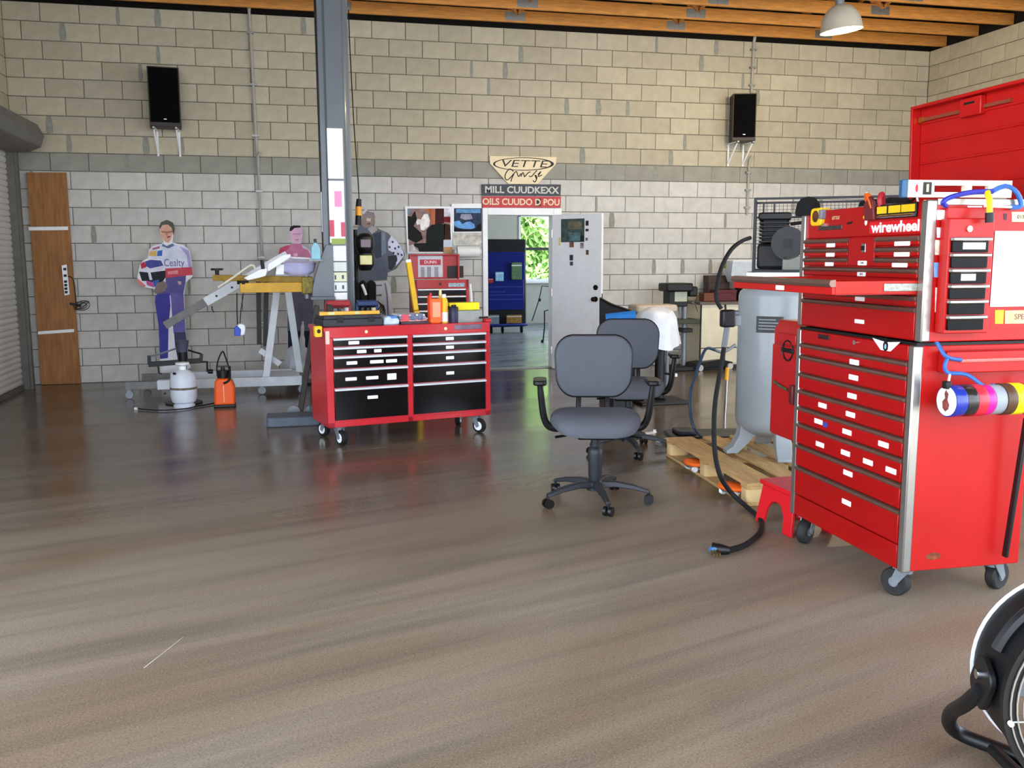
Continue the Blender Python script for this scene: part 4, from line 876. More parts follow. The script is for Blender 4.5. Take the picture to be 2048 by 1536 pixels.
# blue air hose
ah = thing('air_hose', 'dark blue air hose looping from floor behind the pallet', 'hose', GZ(1425, 886, 0), 0)
MB().tube([cpt(1430, 700, 6.3), cpt(1412, 698, 6.28), cpt(1398, 730, 6.25), cpt(1382, 780, 6.2), cpt(1381, 825, 6.15), cpt(1392, 862, 6.1), GZ(1425, 886, .02), GZ(1460, 884, .02)], .011, 8, smooth=5).build('hose', mat('hose_blue', (34, 58, 84), .5), ah, world=True)
MB().tube([cpt(1430, 700, 6.3), cpt(1448, 704, 6.3), cpt(1470, 690, 6.35)], .012, 8, smooth=3).build('fitting', m_steel, ah, world=True)
lh = thing('lance_tool', 'yellow-gripped metal lance standing beside the compressor tank', 'tool', GZ(1450, 838, 0), 0)
y_ = GZ(1450, 838, 0).y
MB().tube([cpt(1455, 735, y_), cpt(1453, 760, y_)], .017, 10).build('grip', mat('amber_grip', (236, 170, 30), .4), lh, world=True)
MB().tube([cpt(1453, 760, y_), cpt(1451, 800, y_), cpt(1449, 832, y_), cpt(1449, 838, y_)], .012, 8).build('shaft', m_chrome, lh, world=True)
cr_ = thing('mechanics_creeper', 'black low rolling creeper on the floor behind the pallet', 'creeper', GZ(1400, 893, 0), -.15)
MB().prism(rrect(-.22, .42, -.0, .34, .06, 4), .045, .075, 'xy').build('deck', m_blackp, cr_, bevel=.01)
MB().prism(rrect(-.16, .0, .06, .28, .04, 4), .075, .105, 'xy').build('headrest', mat('dark_vinyl', (28, 30, 40), .5), cr_, bevel=.01)
for x, y in ((-.16, .05), (.36, .05), (-.16, .29), (.36, .29)): MB().cyl((x, y-.012, .022), (x, y+.012, .022), .022, n=14).cyl((x, y, .02), (x, y, .05), .008).build('wheel', m_steel, cr_)
MB().tube([(-.25, .02, .06), (-.36, -.06, .05), (-.33, -.10, .04)], .012, 8, smooth=4).build('handle', m_steel, cr_)
# ================================================================ WALL-MOUNTED THINGS
m_cab = mat('speaker_walnut', (38, 24, 15), .5, var=.15, scale=6, stretch=(8, 8, 1)); m_grl = mat('speaker_cloth', (9, 9, 9), .95, spec=.1, var=.1, bump=.4, bscale=900)
def speaker(label_, pxc, pytop, pybot, wpx, yaw_, yw=11.42):
    T = AY(pxc, pytop, yw); B = AY(pxc, pybot, yw); h = T.z-B.z; w_ = wpx
    t = thing('wall_speaker', label_, 'speaker', (B.x, yw, B.z), yaw_, group='black wall speakers')
    MB().box(-w_/2, w_/2, -.13, .13, 0, h).build('cabinet', m_cab, t, bevel=.004)
    MB().box(-w_/2+.012, w_/2-.012, -.142, -.13, .045, h-.012).build('grille', m_grl, t, bevel=.004)
    MB().box(-.015, .015, -.1435, -.142, .075, .083).build('badge', m_chrome, t, smooth=False)
    br = thing('speaker_bracket', 'white folding shelf bracket under the '+label_.split(' speaker')[0].replace('dark ', '')+' speaker', 'bracket', (B.x, DY, B.z), 0, group='speaker brackets')
    for s in (-1, 1):
        x = s*w_*.36
        MB().beam((x, -.30, -.008), (x, -.005, -.008), .02, .014).build('shelf_arm', m_white, br, bevel=.002)
        MB().beam((x, -.012, -.02), (x, -.012, -.30), .022, .014, (0, 1, 0)).build('wall_strip', m_white, br, bevel=.002)
        MB().beam((x, -.27, -.02), (x, -.015, -.27), .018, .010).build('strut', m_white, br, bevel=.002)
        MB().cyl((x-.014, -.28, -.012), (x+.014, -.28, -.012), .016, n=12).build('pivot', m_galv, br)
    return t
speaker('dark left speaker high on the block wall beside the roll-up door side', 332, 138, 256, .335, .10)
speaker('dark right speaker high on the block wall near the pendant lamp', 1484, 190, 284, .30, -.30)
m_cond = mat('conduit_grey', (168, 166, 156), .5, var=.06)
def conduit(label_, pts, r=.017):
    o = thing('wall_conduit', label_, 'conduit', (AY(*pts[-1], DY).x, DY-.03, max(0, AY(*pts[-1], DY).z)), 0, group='wall conduits')
    P = [AY(a, b, DY-.03) for a, b in pts]; MB().tube(P, r, 10).build('pipe', m_cond, o, world=True)
    for i in (.15, .5, .85):
        q = P[0].lerp(P[-1], i); MB().box(q.x-.04, q.x+.04, DY-.05, DY-.004, q.z-.012, q.z+.012).build('strap', m_galv, o, world=True)
    MB().tube([P[0], P[0]+Vector((.0, -.02, .06)), P[0]+Vector((.03, -.03, .12))], r*1.2, 8).build('elbow', m_cond, o, world=True)
conduit('thin grey conduit running up the wall right of the left speaker', [(498, 20), (514, 315)]); conduit('pale painted conduit running down behind the yellow lift arms', [(516, 325), (524, 520), (530, 700)], .014)
conduit('grey conduit dropping from ceiling to behind the right speaker', [(1508, 84), (1503, 186)]); conduit('pale conduit running down below the right speaker', [(1498, 330), (1494, 430)], .015)
# plywood plank
m_ply = mat('plywood', (156, 108, 64), .8, var=.16, scale=4, stretch=(7, 7, .8), bump=.2, bscale=40)
Yp = 11.54
pk = thing('plywood_plank', 'tall narrow brown plywood plank fixed to the wall at left', 'plank', (AY(110, 772, Yp).x, Yp, 0), 0)
A, B, C_, D_ = AY(53, 345, Yp), AY(132, 345, Yp), AY(162, 770, Yp), AY(82, 772, Yp)
MB().prism([(A.x, A.z), (B.x, B.z), (C_.x, .004), (D_.x, .004)], Yp, Yp+.02).build('board', m_ply, pk, world=True, bevel=.002)
for l0, l1, r0, r1 in ((454, 460, 453, 459), (663, 668, 658, 663)):
    q = 57 if l0 < 500 else 76; q2 = 136 if l0 < 500 else 148
    pxpoly(pk, 'white_strip', m_white, [(q, l0), (q2, r0), (q2, r1+1), (q, l1+1)], Yp-.006, .006)
hl = thing('hanging_level', 'small white torpedo level hanging on the plywood plank', 'level', (AY(130, 590, Yp-.03).x, Yp-.03, AY(130, 590, Yp-.03).z), 0)
pxpoly(hl, 'body', m_white, [(123, 531), (133, 529), (139, 589), (129, 591)], Yp-.03, .02)
for a in (536, 549, 561, 568, 575, 582): pxpoly(hl, 'slot', m_black, [(126+(a-530)*.06, a), (132+(a-530)*.06, a-.5), (132.3+(a-530)*.06, a+4.5), (126.3+(a-530)*.06, a+5)], Yp-.0315, .0015)
MB().tube([AY(135, 552, Yp-.02), AY(147, 560, Yp-.02), AY(152, 605, Yp-.02)], .006, 6, smooth=3).build('cord', m_black, hl, world=True)
wc = thing('wire_coil', 'small tangle of dark wire on a hook right of the plank', 'wire', AY(160, 612, 11.52), 0)
for i in range(4): MB().tube([AY(160+14*math.cos(t/10*2*PI+i)+i*2, 611+(7+i)*math.sin(t/10*2*PI), 11.54-.01*i) for t in range(10)], .004, 5, closed=True).build('loop', m_black, wc, world=True)
MB().beam(AY(140, 607, 11.54), AY(162, 612, 11.54), .02, .03).build('hook', m_black, wc, world=True)
# loose bond-beam mark is left out; cords on column
# signs over the doorway
Ys = DY-.03
sg = thing('garage_sign', 'cream trapezoid sign with black oval lettering above the doorway', 'sign', (AY(1047, 366, Ys).x, Ys, AY(1047, 366, Ys).z), 0)
m_cream = mat('sign_cream', (240, 222, 184), .6, var=.03)
pxpoly(sg, 'board', m_cream, [(980, 312), (1113, 314), (1112, 328), (1076, 368), (1017, 368), (980, 327)], Ys, .018, bevel=.002)
b = MB()
E1 = [(1047+61*math.cos(t*PI/24), 328+13.2*math.sin(t*PI/24)+(t < 24)*0) for t in range(48)]
E2 = [(1046+(56)*math.cos(t*PI/24), 328+11.8*math.sin(t*PI/24)) for t in range(48)]
vs = [AY(a, c, Ys-.001) for a, c in E1]+[AY(a, c, Ys-.001) for a, c in E2]
b.add(vs, [(i, (i+1) % 48, 48+(i+1) % 48, 48+i) for i in range(48)]); b.build('oval_ring', m_black, sg, world=True)
txt('sign_print', 'VETTE', .125, m_black, sg, AY(1047, 328, Ys-.0015), (PI/2, 0, 0), sx=1.75, shear=.2, world=True)
def stroke(parent, pts, y, r, m): 
    MB().tube([AY(a, c, y) for a, c in pts], r, 6, smooth=4, flat=1.).build('script_stroke', m, parent, world=True)
for pts in ([(1027, 343), (1020, 338), (1013, 344), (1010, 354), (1014, 360), (1021, 355), (1028, 347), (1024, 356), (1022, 363)], [(1028, 347), (1033, 343), (1037, 353), (1042, 347)], [(1042, 353), (1046, 345), (1049, 354)], [(1049, 354), (1056, 346), (1061, 344)], [(1058, 352), (1063, 353), (1069, 346), (1074, 341)], [(1073, 358), (1070, 350), (1074, 355), (1070, 364), (1066, 361)], [(1076, 349), (1082, 343), (1078, 349), (1077, 353), (1084, 350)]): stroke(sg, pts, Ys-.002, .006, m_black)
bs = thing('black_plate_sign', 'long black sign with worn white letters under the cream sign', 'sign', (AY(1043, 391, Ys).x, Ys, AY(1043, 391, Ys).z), 0)
pxpoly(bs, 'board', mat('sign_black', (40, 42, 48), .4, var=.2, scale=30), [(963, 368.5), (1122, 369), (1121, 391), (964, 391)], Ys, .016, bevel=.002)
txt('sign_print', 'MILL CUUDKEXX', .118, mat('worn_white', (206, 208, 200), .6, var=.2, scale=60), bs, AY(1044, 380.5, Ys-.001), (PI/2, 0, 0), sx=1.06, world=True, off=.003)
rs = thing('red_plate_sign', 'long red sign with worn cream letters on the door head', 'sign', (AY(1043, 415, Ys).x, Ys, AY(1043, 415, Ys).z), 0)
pxpoly(rs, 'board', mat('sign_red', (190, 36, 44), .4, var=.12, scale=30), [(964, 392.5), (1122, 393), (1121, 415.5), (965, 415.5)], Ys, .016, bevel=.002)
txt('sign_print', 'OILS CUUDO D POU', .112, mat('worn_cream', (238, 214, 176), .6, var=.15, scale=60), rs, AY(1043, 404.5, Ys-.001), (PI/2, 0, 0), sx=.97, world=True, off=.003)
pxpoly(rs, 'dark_letter_patch', m_black, [(1070, 397), (1082, 397), (1082, 412), (1070, 412)], Ys-.0005, .0005)
# pictures left of the doorway
Yq = DY-.03
P1 = thing('wall_poster', 'large white-bordered dark photo poster showing a black chair on the wall', 'poster', (AY(858, 505, Yq).x, Yq, AY(858, 505, Yq).z), 0)
pxpoly(P1, 'backing', m_white, [(810, 412.5), (904, 413), (905, 506), (815, 506)], Yq, .012)
def pr(parent, name, col, pts, y): return pxpoly(parent, name, mat('print_%d_%d_%d' % col, col, .5, var=.22, scale=14, spec=.15), pts, y, .0008)
pr(P1, 'photo_ground', (150, 122, 116), [(815, 417), (900, 417), (902, 504), (818, 504)], Yq-.0008)
pr(P1, 'photo_dark_area', (26, 24, 24), [(815, 432), (823, 433), (830, 421), (834, 440), (827, 452), (842, 465), (846, 478), (832, 486), (816, 478)], Yq-.0016)
pr(P1, 'photo_grey_patch', (120, 134, 140), [(815, 417), (823, 417), (823, 429), (815, 429)], Yq-.0016)
pr(P1, 'photo_white_rag', (250, 244, 240), [(831, 440), (836, 438), (842, 439), (848, 428), (856, 428), (860, 442), (858, 452), (848, 461), (842, 460), (840, 448), (834, 450)], Yq-.0016)
pr(P1, 'photo_orange_patch', (196, 110, 70), [(853, 417), (867, 417), (870, 424), (870, 450), (862, 446), (862, 428), (853, 424)], Yq-.0016)
pr(P1, 'photo_maroon_door', (62, 24, 26), [(871, 417), (888, 417), (888, 447), (870, 449)], Yq-.0016)
pr(P1, 'photo_red_corner', (120, 18, 30), [(888, 434), (901, 434), (901, 445), (888, 444)], Yq-.0016); pr(P1, 'photo_pale_corner', (216, 214, 226), [(888, 417), (900, 417), (901, 433), (888, 433)], Yq-.0016)
pr(P1, 'photo_chair', (26, 30, 28), [(853, 460), (862, 450), (880, 447), (890, 449), (889, 480), (886, 487), (886, 503), (838, 503), (836, 496), (828, 492), (828, 487), (852, 486)], Yq-.0024)
pr(P1, 'photo_dark_bottle', (60, 30, 22), [(888, 447), (900, 450), (902, 479), (888, 478)], Yq-.0024)
pr(P1, 'photo_debris', (196, 194, 190), [(818, 492), (826, 488), (832, 498), (840, 503), (819, 504)], Yq-.0024)
P2_ = thing('car_picture', 'framed picture of a blue car between the poster and the door', 'picture', (AY(936, 490, Yq).x, Yq, AY(936, 490, Yq).z), 0)
pxpoly(P2_, 'backing', m_white, [(903, 407.5), (963, 407), (963, 490), (906, 490)], Yq-.004, .014)
pr(P2_, 'photo_ground', (46, 60, 84), [(908, 416.5), (963, 416.5), (963, 463), (908, 463.5)], Yq-.0048)
pr(P2_, 'photo_sky_band', (100, 150, 196), [(912, 418), (961, 418), (961, 426), (912, 426)], Yq-.0056)
pr(P2_, 'photo_engine', (150, 150, 170), [(922, 428), (942, 428), (946, 438), (930, 440), (920, 436)], Yq-.0056)
pr(P2_, 'photo_car_hood', (108, 160, 220), [(908, 443), (918, 441), (925, 448), (932, 444), (940, 443), (948, 448), (950, 455), (944, 458), (928, 458), (918, 456), (909, 452)], Yq-.0056)
pr(P2_, 'photo_shadow', (12, 14, 20), [(908, 456), (928, 459), (950, 458), (955, 450), (963, 446), (963, 463), (908, 463.5)], Yq-.0052)
pr(P2_, 'grey_card', (196, 194, 184), [(906, 465), (963, 465), (963, 490), (906, 489)], Yq-.0056)
nt_ = thing('note_card', 'small pale blue and tan card at the poster corner', 'card', (AY(895, 508, Yq).x, Yq-.01, AY(895, 508, Yq).z), 0)
pxpoly(nt_, 'card', mat('pale_card', (206, 214, 228), .6), [(887, 480), (905, 480), (905, 494), (887, 494)], Yq-.012, .002); pxpoly(nt_, 'tan_half', mat('tan_card', (196, 152, 106), .7), [(887, 494), (905, 494), (905, 507), (888, 507)], Yq-.012, .002)
pt = thing('paper_towel', 'white paper towel roll on a wall holder left of doorway', 'paper towel', (AY(936, 505, DY-.12).x, DY-.12, AY(936, 505, DY-.12).z), 0)
A = AY(914, 503, DY-.12); B = AY(958, 503, DY-.12)
MB().cyl(A, B, .068, n=28).build('roll', m_paper, pt, world=True); MB().cyl(A+Vector((-.03, 0, 0)), B+Vector((.03, 0, 0)), .012).build('spindle', m_white, pt, world=True)
for q, s in ((A, -1), (B, 1)): MB().box(q.x+s*.02-.006, q.x+s*.02+.006, q.y-.03, DY-.005, q.z-.03, q.z+.03).build('holder_arm', m_white, pt, world=True, bevel=.004)
# pictures on the open leaf
lp = lambda n, a: MB().box(a[0]*.88, a[1]*.88, -.0225-a[4], -.0205-a[4], a[2], a[3]).build(n, mat('leafprint_%d_%d_%d' % a[5], a[5], .45, var=.3, scale=16), leaf, smooth=False)
lp('car_print', (.16, .57, 1.64, 1.93, 0, (64, 84, 80))); lp('car_print_hood', (.30, .50, 1.655, 1.76, .0015, (96, 130, 136))); lp('car_print_engine', (.28, .52, 1.80, 1.90, .0015, (110, 104, 84))); lp('car_print_shadow', (.46, .565, 1.645, 1.72, .0008, (20, 30, 30)))
for a in ((.59, .64, 1.84, 1.90, (36, 30, 30)), (.59, .64, 1.77, 1.80, (40, 34, 34)), (.59, .63, 1.655, 1.69, (130, 120, 100)), (.31, .385, 1.575, 1.64, (130, 84, 68)), (.50, .56, 1.56, 1.63, (150, 140, 134)), (.60, .645, 1.48, 1.54, (100, 74, 56)), (.315, .375, 1.41, 1.48, (50, 44, 72)), (.32, .375, 1.345, 1.395, (90, 80, 110)), (.12, .15, 1.60, 1.70, (230, 220, 120))): lp('small_sticker', (a[0], a[1], a[2], a[3], 0, a[4]))
# ================================================================ CARDBOARD STANDEES
m_card = mat('cardboard_edge', (150, 128, 98), .85)
def layer(parent, name, col, pts, y, rough=.5): return pxpoly(parent, name, mat('card_%d_%d_%d' % col, col, .6, var=.08, scale=9, spec=.15), pts, y, .0015)
Yc = 11.32
sd = thing('racing_driver_standee', 'cardboard cutout of a driver in white and purple suit holding a helmet', 'standee', (AY(340, 745, Yc).x, Yc, 0), 0)
pxpoly(sd, 'cutout_board', mat('card_face_white', (236, 238, 244), .5), [(319, 452), (323, 443), (334, 440), (345, 444), (349, 456), (346, 472), (345, 485), (366, 490), (379, 500), (384, 530), (385, 553), (371, 566), (368, 590), (371, 640), (372, 690), (376, 722), (382, 735), (356, 748), (352, 760), (322, 760), (320, 725), (317, 650), (310, 600), (311, 588), (309, 578), (288, 574), (274, 560), (278, 535), (285, 522), (296, 516), (298, 500), (305, 492), (322, 488), (328, 484), (322, 470)], Yc, .012)
MB().box(AY(352, 745, Yc).x-.1, AY(352, 745, Yc).x+.1, Yc+.01, Yc+.25, 0, .012).box(AY(352, 745, Yc).x-.005, AY(352, 745, Yc).x+.005, Yc+.012, Yc+.25, .012, .5).build('easel_foot', m_card, sd, world=True)
layer(sd, 'hair', (92, 90, 84), [(318, 454), (322, 444), (334, 439.5), (346, 445), (350, 458), (347, 471), (343, 455), (336, 449), (325, 450), (320, 458)], Yc-.0015)
layer(sd, 'face', (222, 172, 150), [(320, 456), (325, 450), (336, 449), (343, 455), (346, 465), (343, 477), (337, 486), (331, 484), (324, 476), (320, 466)], Yc-.0014)
layer(sd, 'brow_and_glasses', (170, 116, 96), [(322, 461.5), (331, 463), (336, 463), (345, 461), (344, 465), (336, 466), (330, 466), (323, 465)], Yc-.0022); layer(sd, 'mouth', (150, 80, 70), [(333, 473), (341, 471.5), (340, 475), (335, 476)], Yc-.0022); layer(sd, 'nose_shade', (196, 140, 118), [(332, 465), (334, 465), (336, 471), (331, 471)], Yc-.002)
layer(sd, 'collar', (110, 120, 160), [(325, 487), (333, 492), (345, 487), (349, 491), (337, 497), (324, 492)], Yc-.0014)
layer(sd, 'suit_jacket', (222, 226, 244), [(322, 489), (333, 493), (347, 489), (366, 491), (378, 501), (383, 530), (384, 548), (331, 556), (326, 520), (298, 517), (299, 502), (306, 494)], Yc-.0010)
layer(sd, 'purple_sleeve', (178, 168, 216), [(358, 492), (378, 501), (384, 534), (377, 534), (373, 510)], Yc-.0018)
layer(sd, 'yellow_patch', (226, 188, 110), [(299, 503), (313, 501), (313, 512), (298, 512)], Yc-.0018); layer(sd, 'blue_patch', (70, 110, 190), [(315, 502), (325, 500), (324, 512), (314, 512)], Yc-.0018); layer(sd, 'maroon_patch', (170, 110, 130), [(306, 496), (320, 492), (319, 497), (304, 500)], Yc-.0018)
txt('chest_print', 'Cealty', .12, mat('print_purple', (96, 90, 140), .6), sd, AY(348, 526, Yc-.003), (PI/2, 0, 0), sx=.72, world=True)
layer(sd, 'red_band', (206, 80, 92), [(330, 537), (384, 534), (385, 550), (372, 551), (331, 556)], Yc-.0018); layer(sd, 'band_print', (236, 150, 160), [(335, 543), (356, 540), (356, 548), (336, 549)], Yc-.0024)
layer(sd, 'purple_waist', (96, 92, 150), [(331, 556), (372, 550), (371, 564), (366, 590), (314, 592), (312, 585), (332, 572)], Yc-.0016)
layer(sd, 'trouser_leg', (72, 72, 160), [(311, 590), (339, 586), (341, 612), (337, 650), (336, 716), (320, 718), (317, 650), (310, 604)], Yc-.0018)
layer(sd, 'trouser_leg', (112, 106, 176), [(340, 586), (367, 586), (370, 640), (371, 664), (347, 666), (344, 628), (342, 600)], Yc-.0018); layer(sd, 'lower_leg', (70, 72, 104), [(348, 665), (371, 664), (376, 718), (356, 722), (350, 690)], Yc-.0020)
layer(sd, 'helmet_shell', (228, 230, 244), [(278, 542), (279, 530), (286, 523), (300, 520), (322, 521), (330, 536), (331, 552), (324, 568), (308, 576), (290, 570)], Yc-.0026)
layer(sd, 'helmet_top', (80, 86, 160), [(290, 523), (301, 519.5), (322, 521), (327, 531), (300, 537), (292, 532)], Yc-.0032); layer(sd, 'helmet_red', (206, 60, 80), [(281, 528), (289, 523), (293, 534), (283, 538)], Yc-.0032)
layer(sd, 'helmet_visor', (44, 48, 56), [(278, 543), (296, 545), (299, 560), (305, 560), (301, 545), (331, 541), (331, 555), (322, 568), (296, 562), (284, 562)], Yc-.0034)
layer(sd, 'helmet_chin', (206, 90, 150), [(292, 561), (305, 564), (308, 575), (294, 570)], Yc-.0036); layer(sd, 'helmet_blue', (70, 100, 180), [(305, 562), (318, 559), (316, 572), (308, 574)], Yc-.0036)
layer(sd, 'glove_hand', (140, 122, 120), [(314, 566), (328, 562), (336, 570), (330, 582), (312, 588), (307, 584)], Yc-.0040); layer(sd, 'sleeve_cuff', (226, 130, 130), [(274, 556), (279, 560), (292, 572), (288, 574), (275, 565)], Yc-.0032); layer(sd, 'other_hand', (200, 170, 160), [(355, 562), (363, 563), (362, 569), (357, 569)], Yc-.0030)
# standee behind the lift arms
Y2 = 11.36
s2 = thing('pink_shirt_standee', 'faded cardboard cutout with pink face and shirt behind the yellow arms', 'standee', (AY(600, 745, Y2).x, Y2, 0), 0)
pxpoly(s2, 'cutout_board', mat('card_lilac', (206, 200, 226), .55), [(580, 462), (584, 455), (598, 453), (604, 462), (604, 480), (601, 488), (612, 494), (624, 505), (628, 560), (628, 600), (626, 700), (624, 757), (575, 757), (574, 640), (570, 560), (562, 505), (566, 496), (584, 489), (582, 476)], Y2, .012)
MB().box(AY(600, 745, Y2).x-.08, AY(600, 745, Y2).x+.08, Y2+.01, Y2+.2, 0, .012).build('easel_foot', m_card, s2, world=True)
layer(s2, 'cap', (38, 34, 38), [(579, 462), (580, 455), (586, 451), (600, 451), (601, 455), (589, 456), (583, 462)], Y2-.0015)
layer(s2, 'face', (222, 180, 206), [(581, 461), (589, 456), (602, 455), (605, 468), (603, 484), (587, 487), (582, 476)], Y2-.0014); layer(s2, 'eye_shade', (190, 140, 176), [(585, 467), (601, 467), (601, 469), (585, 469)], Y2-.002); layer(s2, 'mouth', (190, 120, 150), [(590, 479), (598, 479), (597, 481), (591, 481)], Y2-.002)
layer(s2, 'shirt', (206, 130, 164), [(586, 487), (602, 487), (606, 496), (616, 500), (622, 512), (620, 518), (585, 514), (566, 508), (558, 502), (566, 494)], Y2-.0014); layer(s2, 'red_shoulder', (196, 84, 110), [(557, 508), (560, 496), (572, 491), (582, 491), (572, 502), (562, 512)], Y2-.002)
layer(s2, 'shirt_print', (236, 196, 212), [(586, 508), (594, 506), (596, 512), (588, 513)], Y2-.002); layer(s2, 'dark_trousers', (110, 110, 132), [(575, 575), (627, 575), (626, 655), (618, 675), (606, 665), (600, 668), (575, 664)], Y2-.0016); layer(s2, 'dark_lower', (40, 46, 62), [(576, 662), (620, 662), (616, 700), (576, 700)], Y2-.002)
# standee right of the column
Y3 = 11.30
s3 = thing('dark_jacket_standee', 'cardboard cutout in dark jacket with patterned sleeve right of the lift column', 'standee', (AY(760, 720, Y3).x, Y3, 0), 0)
pxpoly(s3, 'cutout_board', mat('card_slate', (86, 92, 104), .5), [(722, 446), (726, 428), (734, 422), (748, 426), (750, 444), (748, 452), (758, 458), (776, 466), (790, 480), (806, 500), (810, 510), (806, 520), (792, 538), (776, 545), (774, 556), (776, 700), (775, 756), (715, 756), (714, 560), (712, 470), (716, 456)], Y3, .012)
MB().box(AY(745, 735, Y3).x-.08, AY(745, 735, Y3).x+.08, Y3+.01, Y3+.2, 0, .012).build('easel_foot', m_card, s3, world=True)
layer(s3, 'face', (150, 132, 126), [(723, 446), (726, 430), (736, 426), (748, 430), (749, 444), (744, 454), (734, 456), (726, 454)], Y3-.0015); layer(s3, 'cap_brim', (200, 200, 208), [(724, 426), (731, 417), (735, 420), (728, 429)], Y3-.002); layer(s3, 'cap', (140, 130, 130), [(726, 432), (731, 424), (742, 424), (750, 431), (750, 436), (738, 431)], Y3-.002); layer(s3, 'cheek_light', (206, 190, 178), [(733, 436), (742, 437), (741, 443), (733, 442)], Y3-.0022); layer(s3, 'mouth', (110, 76, 70), [(734, 447), (741, 446), (740, 449), (735, 449)], Y3-.0022)
layer(s3, 'collar', (170, 164, 164), [(735, 458), (744, 452), (752, 454), (755, 460), (744, 468)], Y3-.002); layer(s3, 'jacket_light', (126, 140, 156), [(763, 463), (770, 464), (772, 506), (763, 512)], Y3-.0018); layer(s3, 'jacket_front', (66, 72, 84), [(746, 468), (762, 463), (763, 514), (745, 518)], Y3-.0016); layer(s3, 'jacket_hem', (92, 100, 114), [(745, 518), (766, 518), (776, 534), (774, 556), (752, 556)], Y3-.002)
layer(s3, 'patterned_sleeve', (214, 218, 236), [(776, 484), (782, 472), (792, 480), (800, 492), (806, 502), (808, 512), (800, 522), (792, 532), (793, 514), (784, 504), (777, 500)], Y3-.0022)
for a, c in ((779, 494), (785, 484), (790, 497), (797, 494), (796, 508), (803, 510), (787, 506)): layer(s3, 'sleeve_spot', (60, 64, 100), [(a-2, c-2), (a+1.5, c-2.5), (a+2.5, c+1.5), (a-1, c+2.5)], Y3-.003)
layer(s3, 'dark_pocket', (56, 62, 66), [(776, 512), (793, 510), (795, 520), (784, 540), (777, 538)], Y3-.0026)
# ================================================================ LIFT COLUMN WITH ARMS
m_col = mat('lift_grey_blue', (98, 106, 112), .35, var=.04, scale=6, coat=.2); m_coly = mat('lift_yellow', (206, 156, 24), .45, var=.08, scale=10)
CX0, CX1, CY = .30, .578, 9.5
lf = thing('lift_post', 'tall grey steel lift post with stickers and yellow swing arms', 'car lift', ((CX0+CX1)/2, CY, 0), 0)
cc = MB(); w2 = (CX1-CX0)/2
cc.prism([(-w2, -.12), (-w2+.05, -.12), (-w2+.07, -.14), (w2-.05, -.14), (w2-.035, -.12), (w2, -.10), (w2, .14), (w2-.012, .14), (w2-.012, -.09), (-w2+.012, -.1), (-w2+.012, .14), (-w2, .14)], .02, 4.75, 'xy')
cc.build('column', m_col, lf, bevel=.004)
MB().box(-.22, .22, -.22, .22, 0, .02).build('base_plate', m_col, lf, bevel=.004)
MB().beam((-w2+.005, .0, .3), (-w2-.012, 0, 4.6), .02, .03, (0, 1, 0)).build('cable_trunk', m_black, lf)
MB().beam((w2+.012, .02, .3), (w2+.012, .02, 4.7), .02, .02, (0, 1, 0)).build('side_rail', m_steel, lf)
car = MB().prism([(-.265, 1.07), (-.05, 1.07), (-.05, 1.58), (-.115, 1.58), (-.18, 1.43), (-.23, 1.28), (-.26, 1.15)], -.17, .08).build('carriage', m_col, lf, bevel=.005)
MB().box(-.28, -.04, -.175, .1, 1.04, 1.07).build('carriage_foot', m_col, lf, bevel=.003)
MB().box(-.36, -.25, -.14, .08, 1.10, 1.265).build('pivot_block', mat('dirty_yellow', (130, 116, 44), .6, var=.3, scale=30), car, bevel=.01)
MB().cyl((-.31, -.03, 1.05), (-.31, -.03, 1.275), .03, n=14).build('pivot_pin', m_steel, car)
a1 = MB().beam((-.95, -.12, 1.165), (-.29, -.06, 1.165), .09, .095).build('swing_arm', m_coly, lf, bevel=.004)
MB().cyl((-.92, -.11, 1.2), (-.92, -.11, 1.235), .055).build('lift_pad', m_rubber, a1)
a2 = MB().beam((-1.22, .35, 1.255), (-.31, .05, 1.235), .09, .06).build('swing_arm', mat('arm_yellow_old', (176, 140, 50), .5, var=.15), lf, bevel=.004)
MB().cyl((-1.19, .33, 1.28), (-1.19, .33, 1.33), .02, n=12).cyl((-1.19, .33, 1.33), (-1.19, .33, 1.35), .06, n=20).build('lift_pad', m_black, a2)
# label stack on the post face
def stp(name, z0, z1, col, x0=-.075, x1=.075, y=-.1415, th=.0012, em=None): return MB().box(x0, x1, y, y+th, z0, z1).build(name, mat('colsticker_%d_%d_%d' % col, col, .35, var=.03), lf, smooth=False)
stp('white_sticker', 2.22, 2.70, (250, 250, 250)); stp('poster_sticker', 1.60, 2.20, (248, 246, 248))
for z0, z1, x0, x1, c in ((1.95, 2.10, -.02, .05, (250, 150, 200)), (1.66, 1.82, -.075, -.03, (216, 60, 90)), (1.66, 1.80, .035, .075, (214, 70, 100)), (1.585, 1.64, -.06, .075, (150, 170, 60))): stp('sticker_flower', z0, z1, c, x0, x1, -.1422)
zs = [(1.42, 1.57, (244, 246, 244)), (1.32, 1.41, (226, 232, 226)), (1.22, 1.31, (228, 234, 196)), (1.12, 1.21, (236, 240, 240)), (1.04, 1.11, (250, 250, 250)), (.98, 1.035, (226, 228, 236)), (.955, .975, (190, 70, 60)), (.87, .95, (214, 222, 236))]
for z0, z1, c in zs: stp('warning_label', z0, z1, c, -.06, .078)
for z in (1.26, 1.16, 1.0, .91):
    stp('label_glyph', z-.022, z+.022, (60, 66, 70), -.04, -.025, -.1424); stp('label_glyph', z-.016, z+.022, (70, 78, 80), .03, .05, -.1424)
for z in (1.415, 1.315, 1.115): stp('label_rule', z-.006, z+.004, (50, 56, 60), -.062, .08, -.1424)
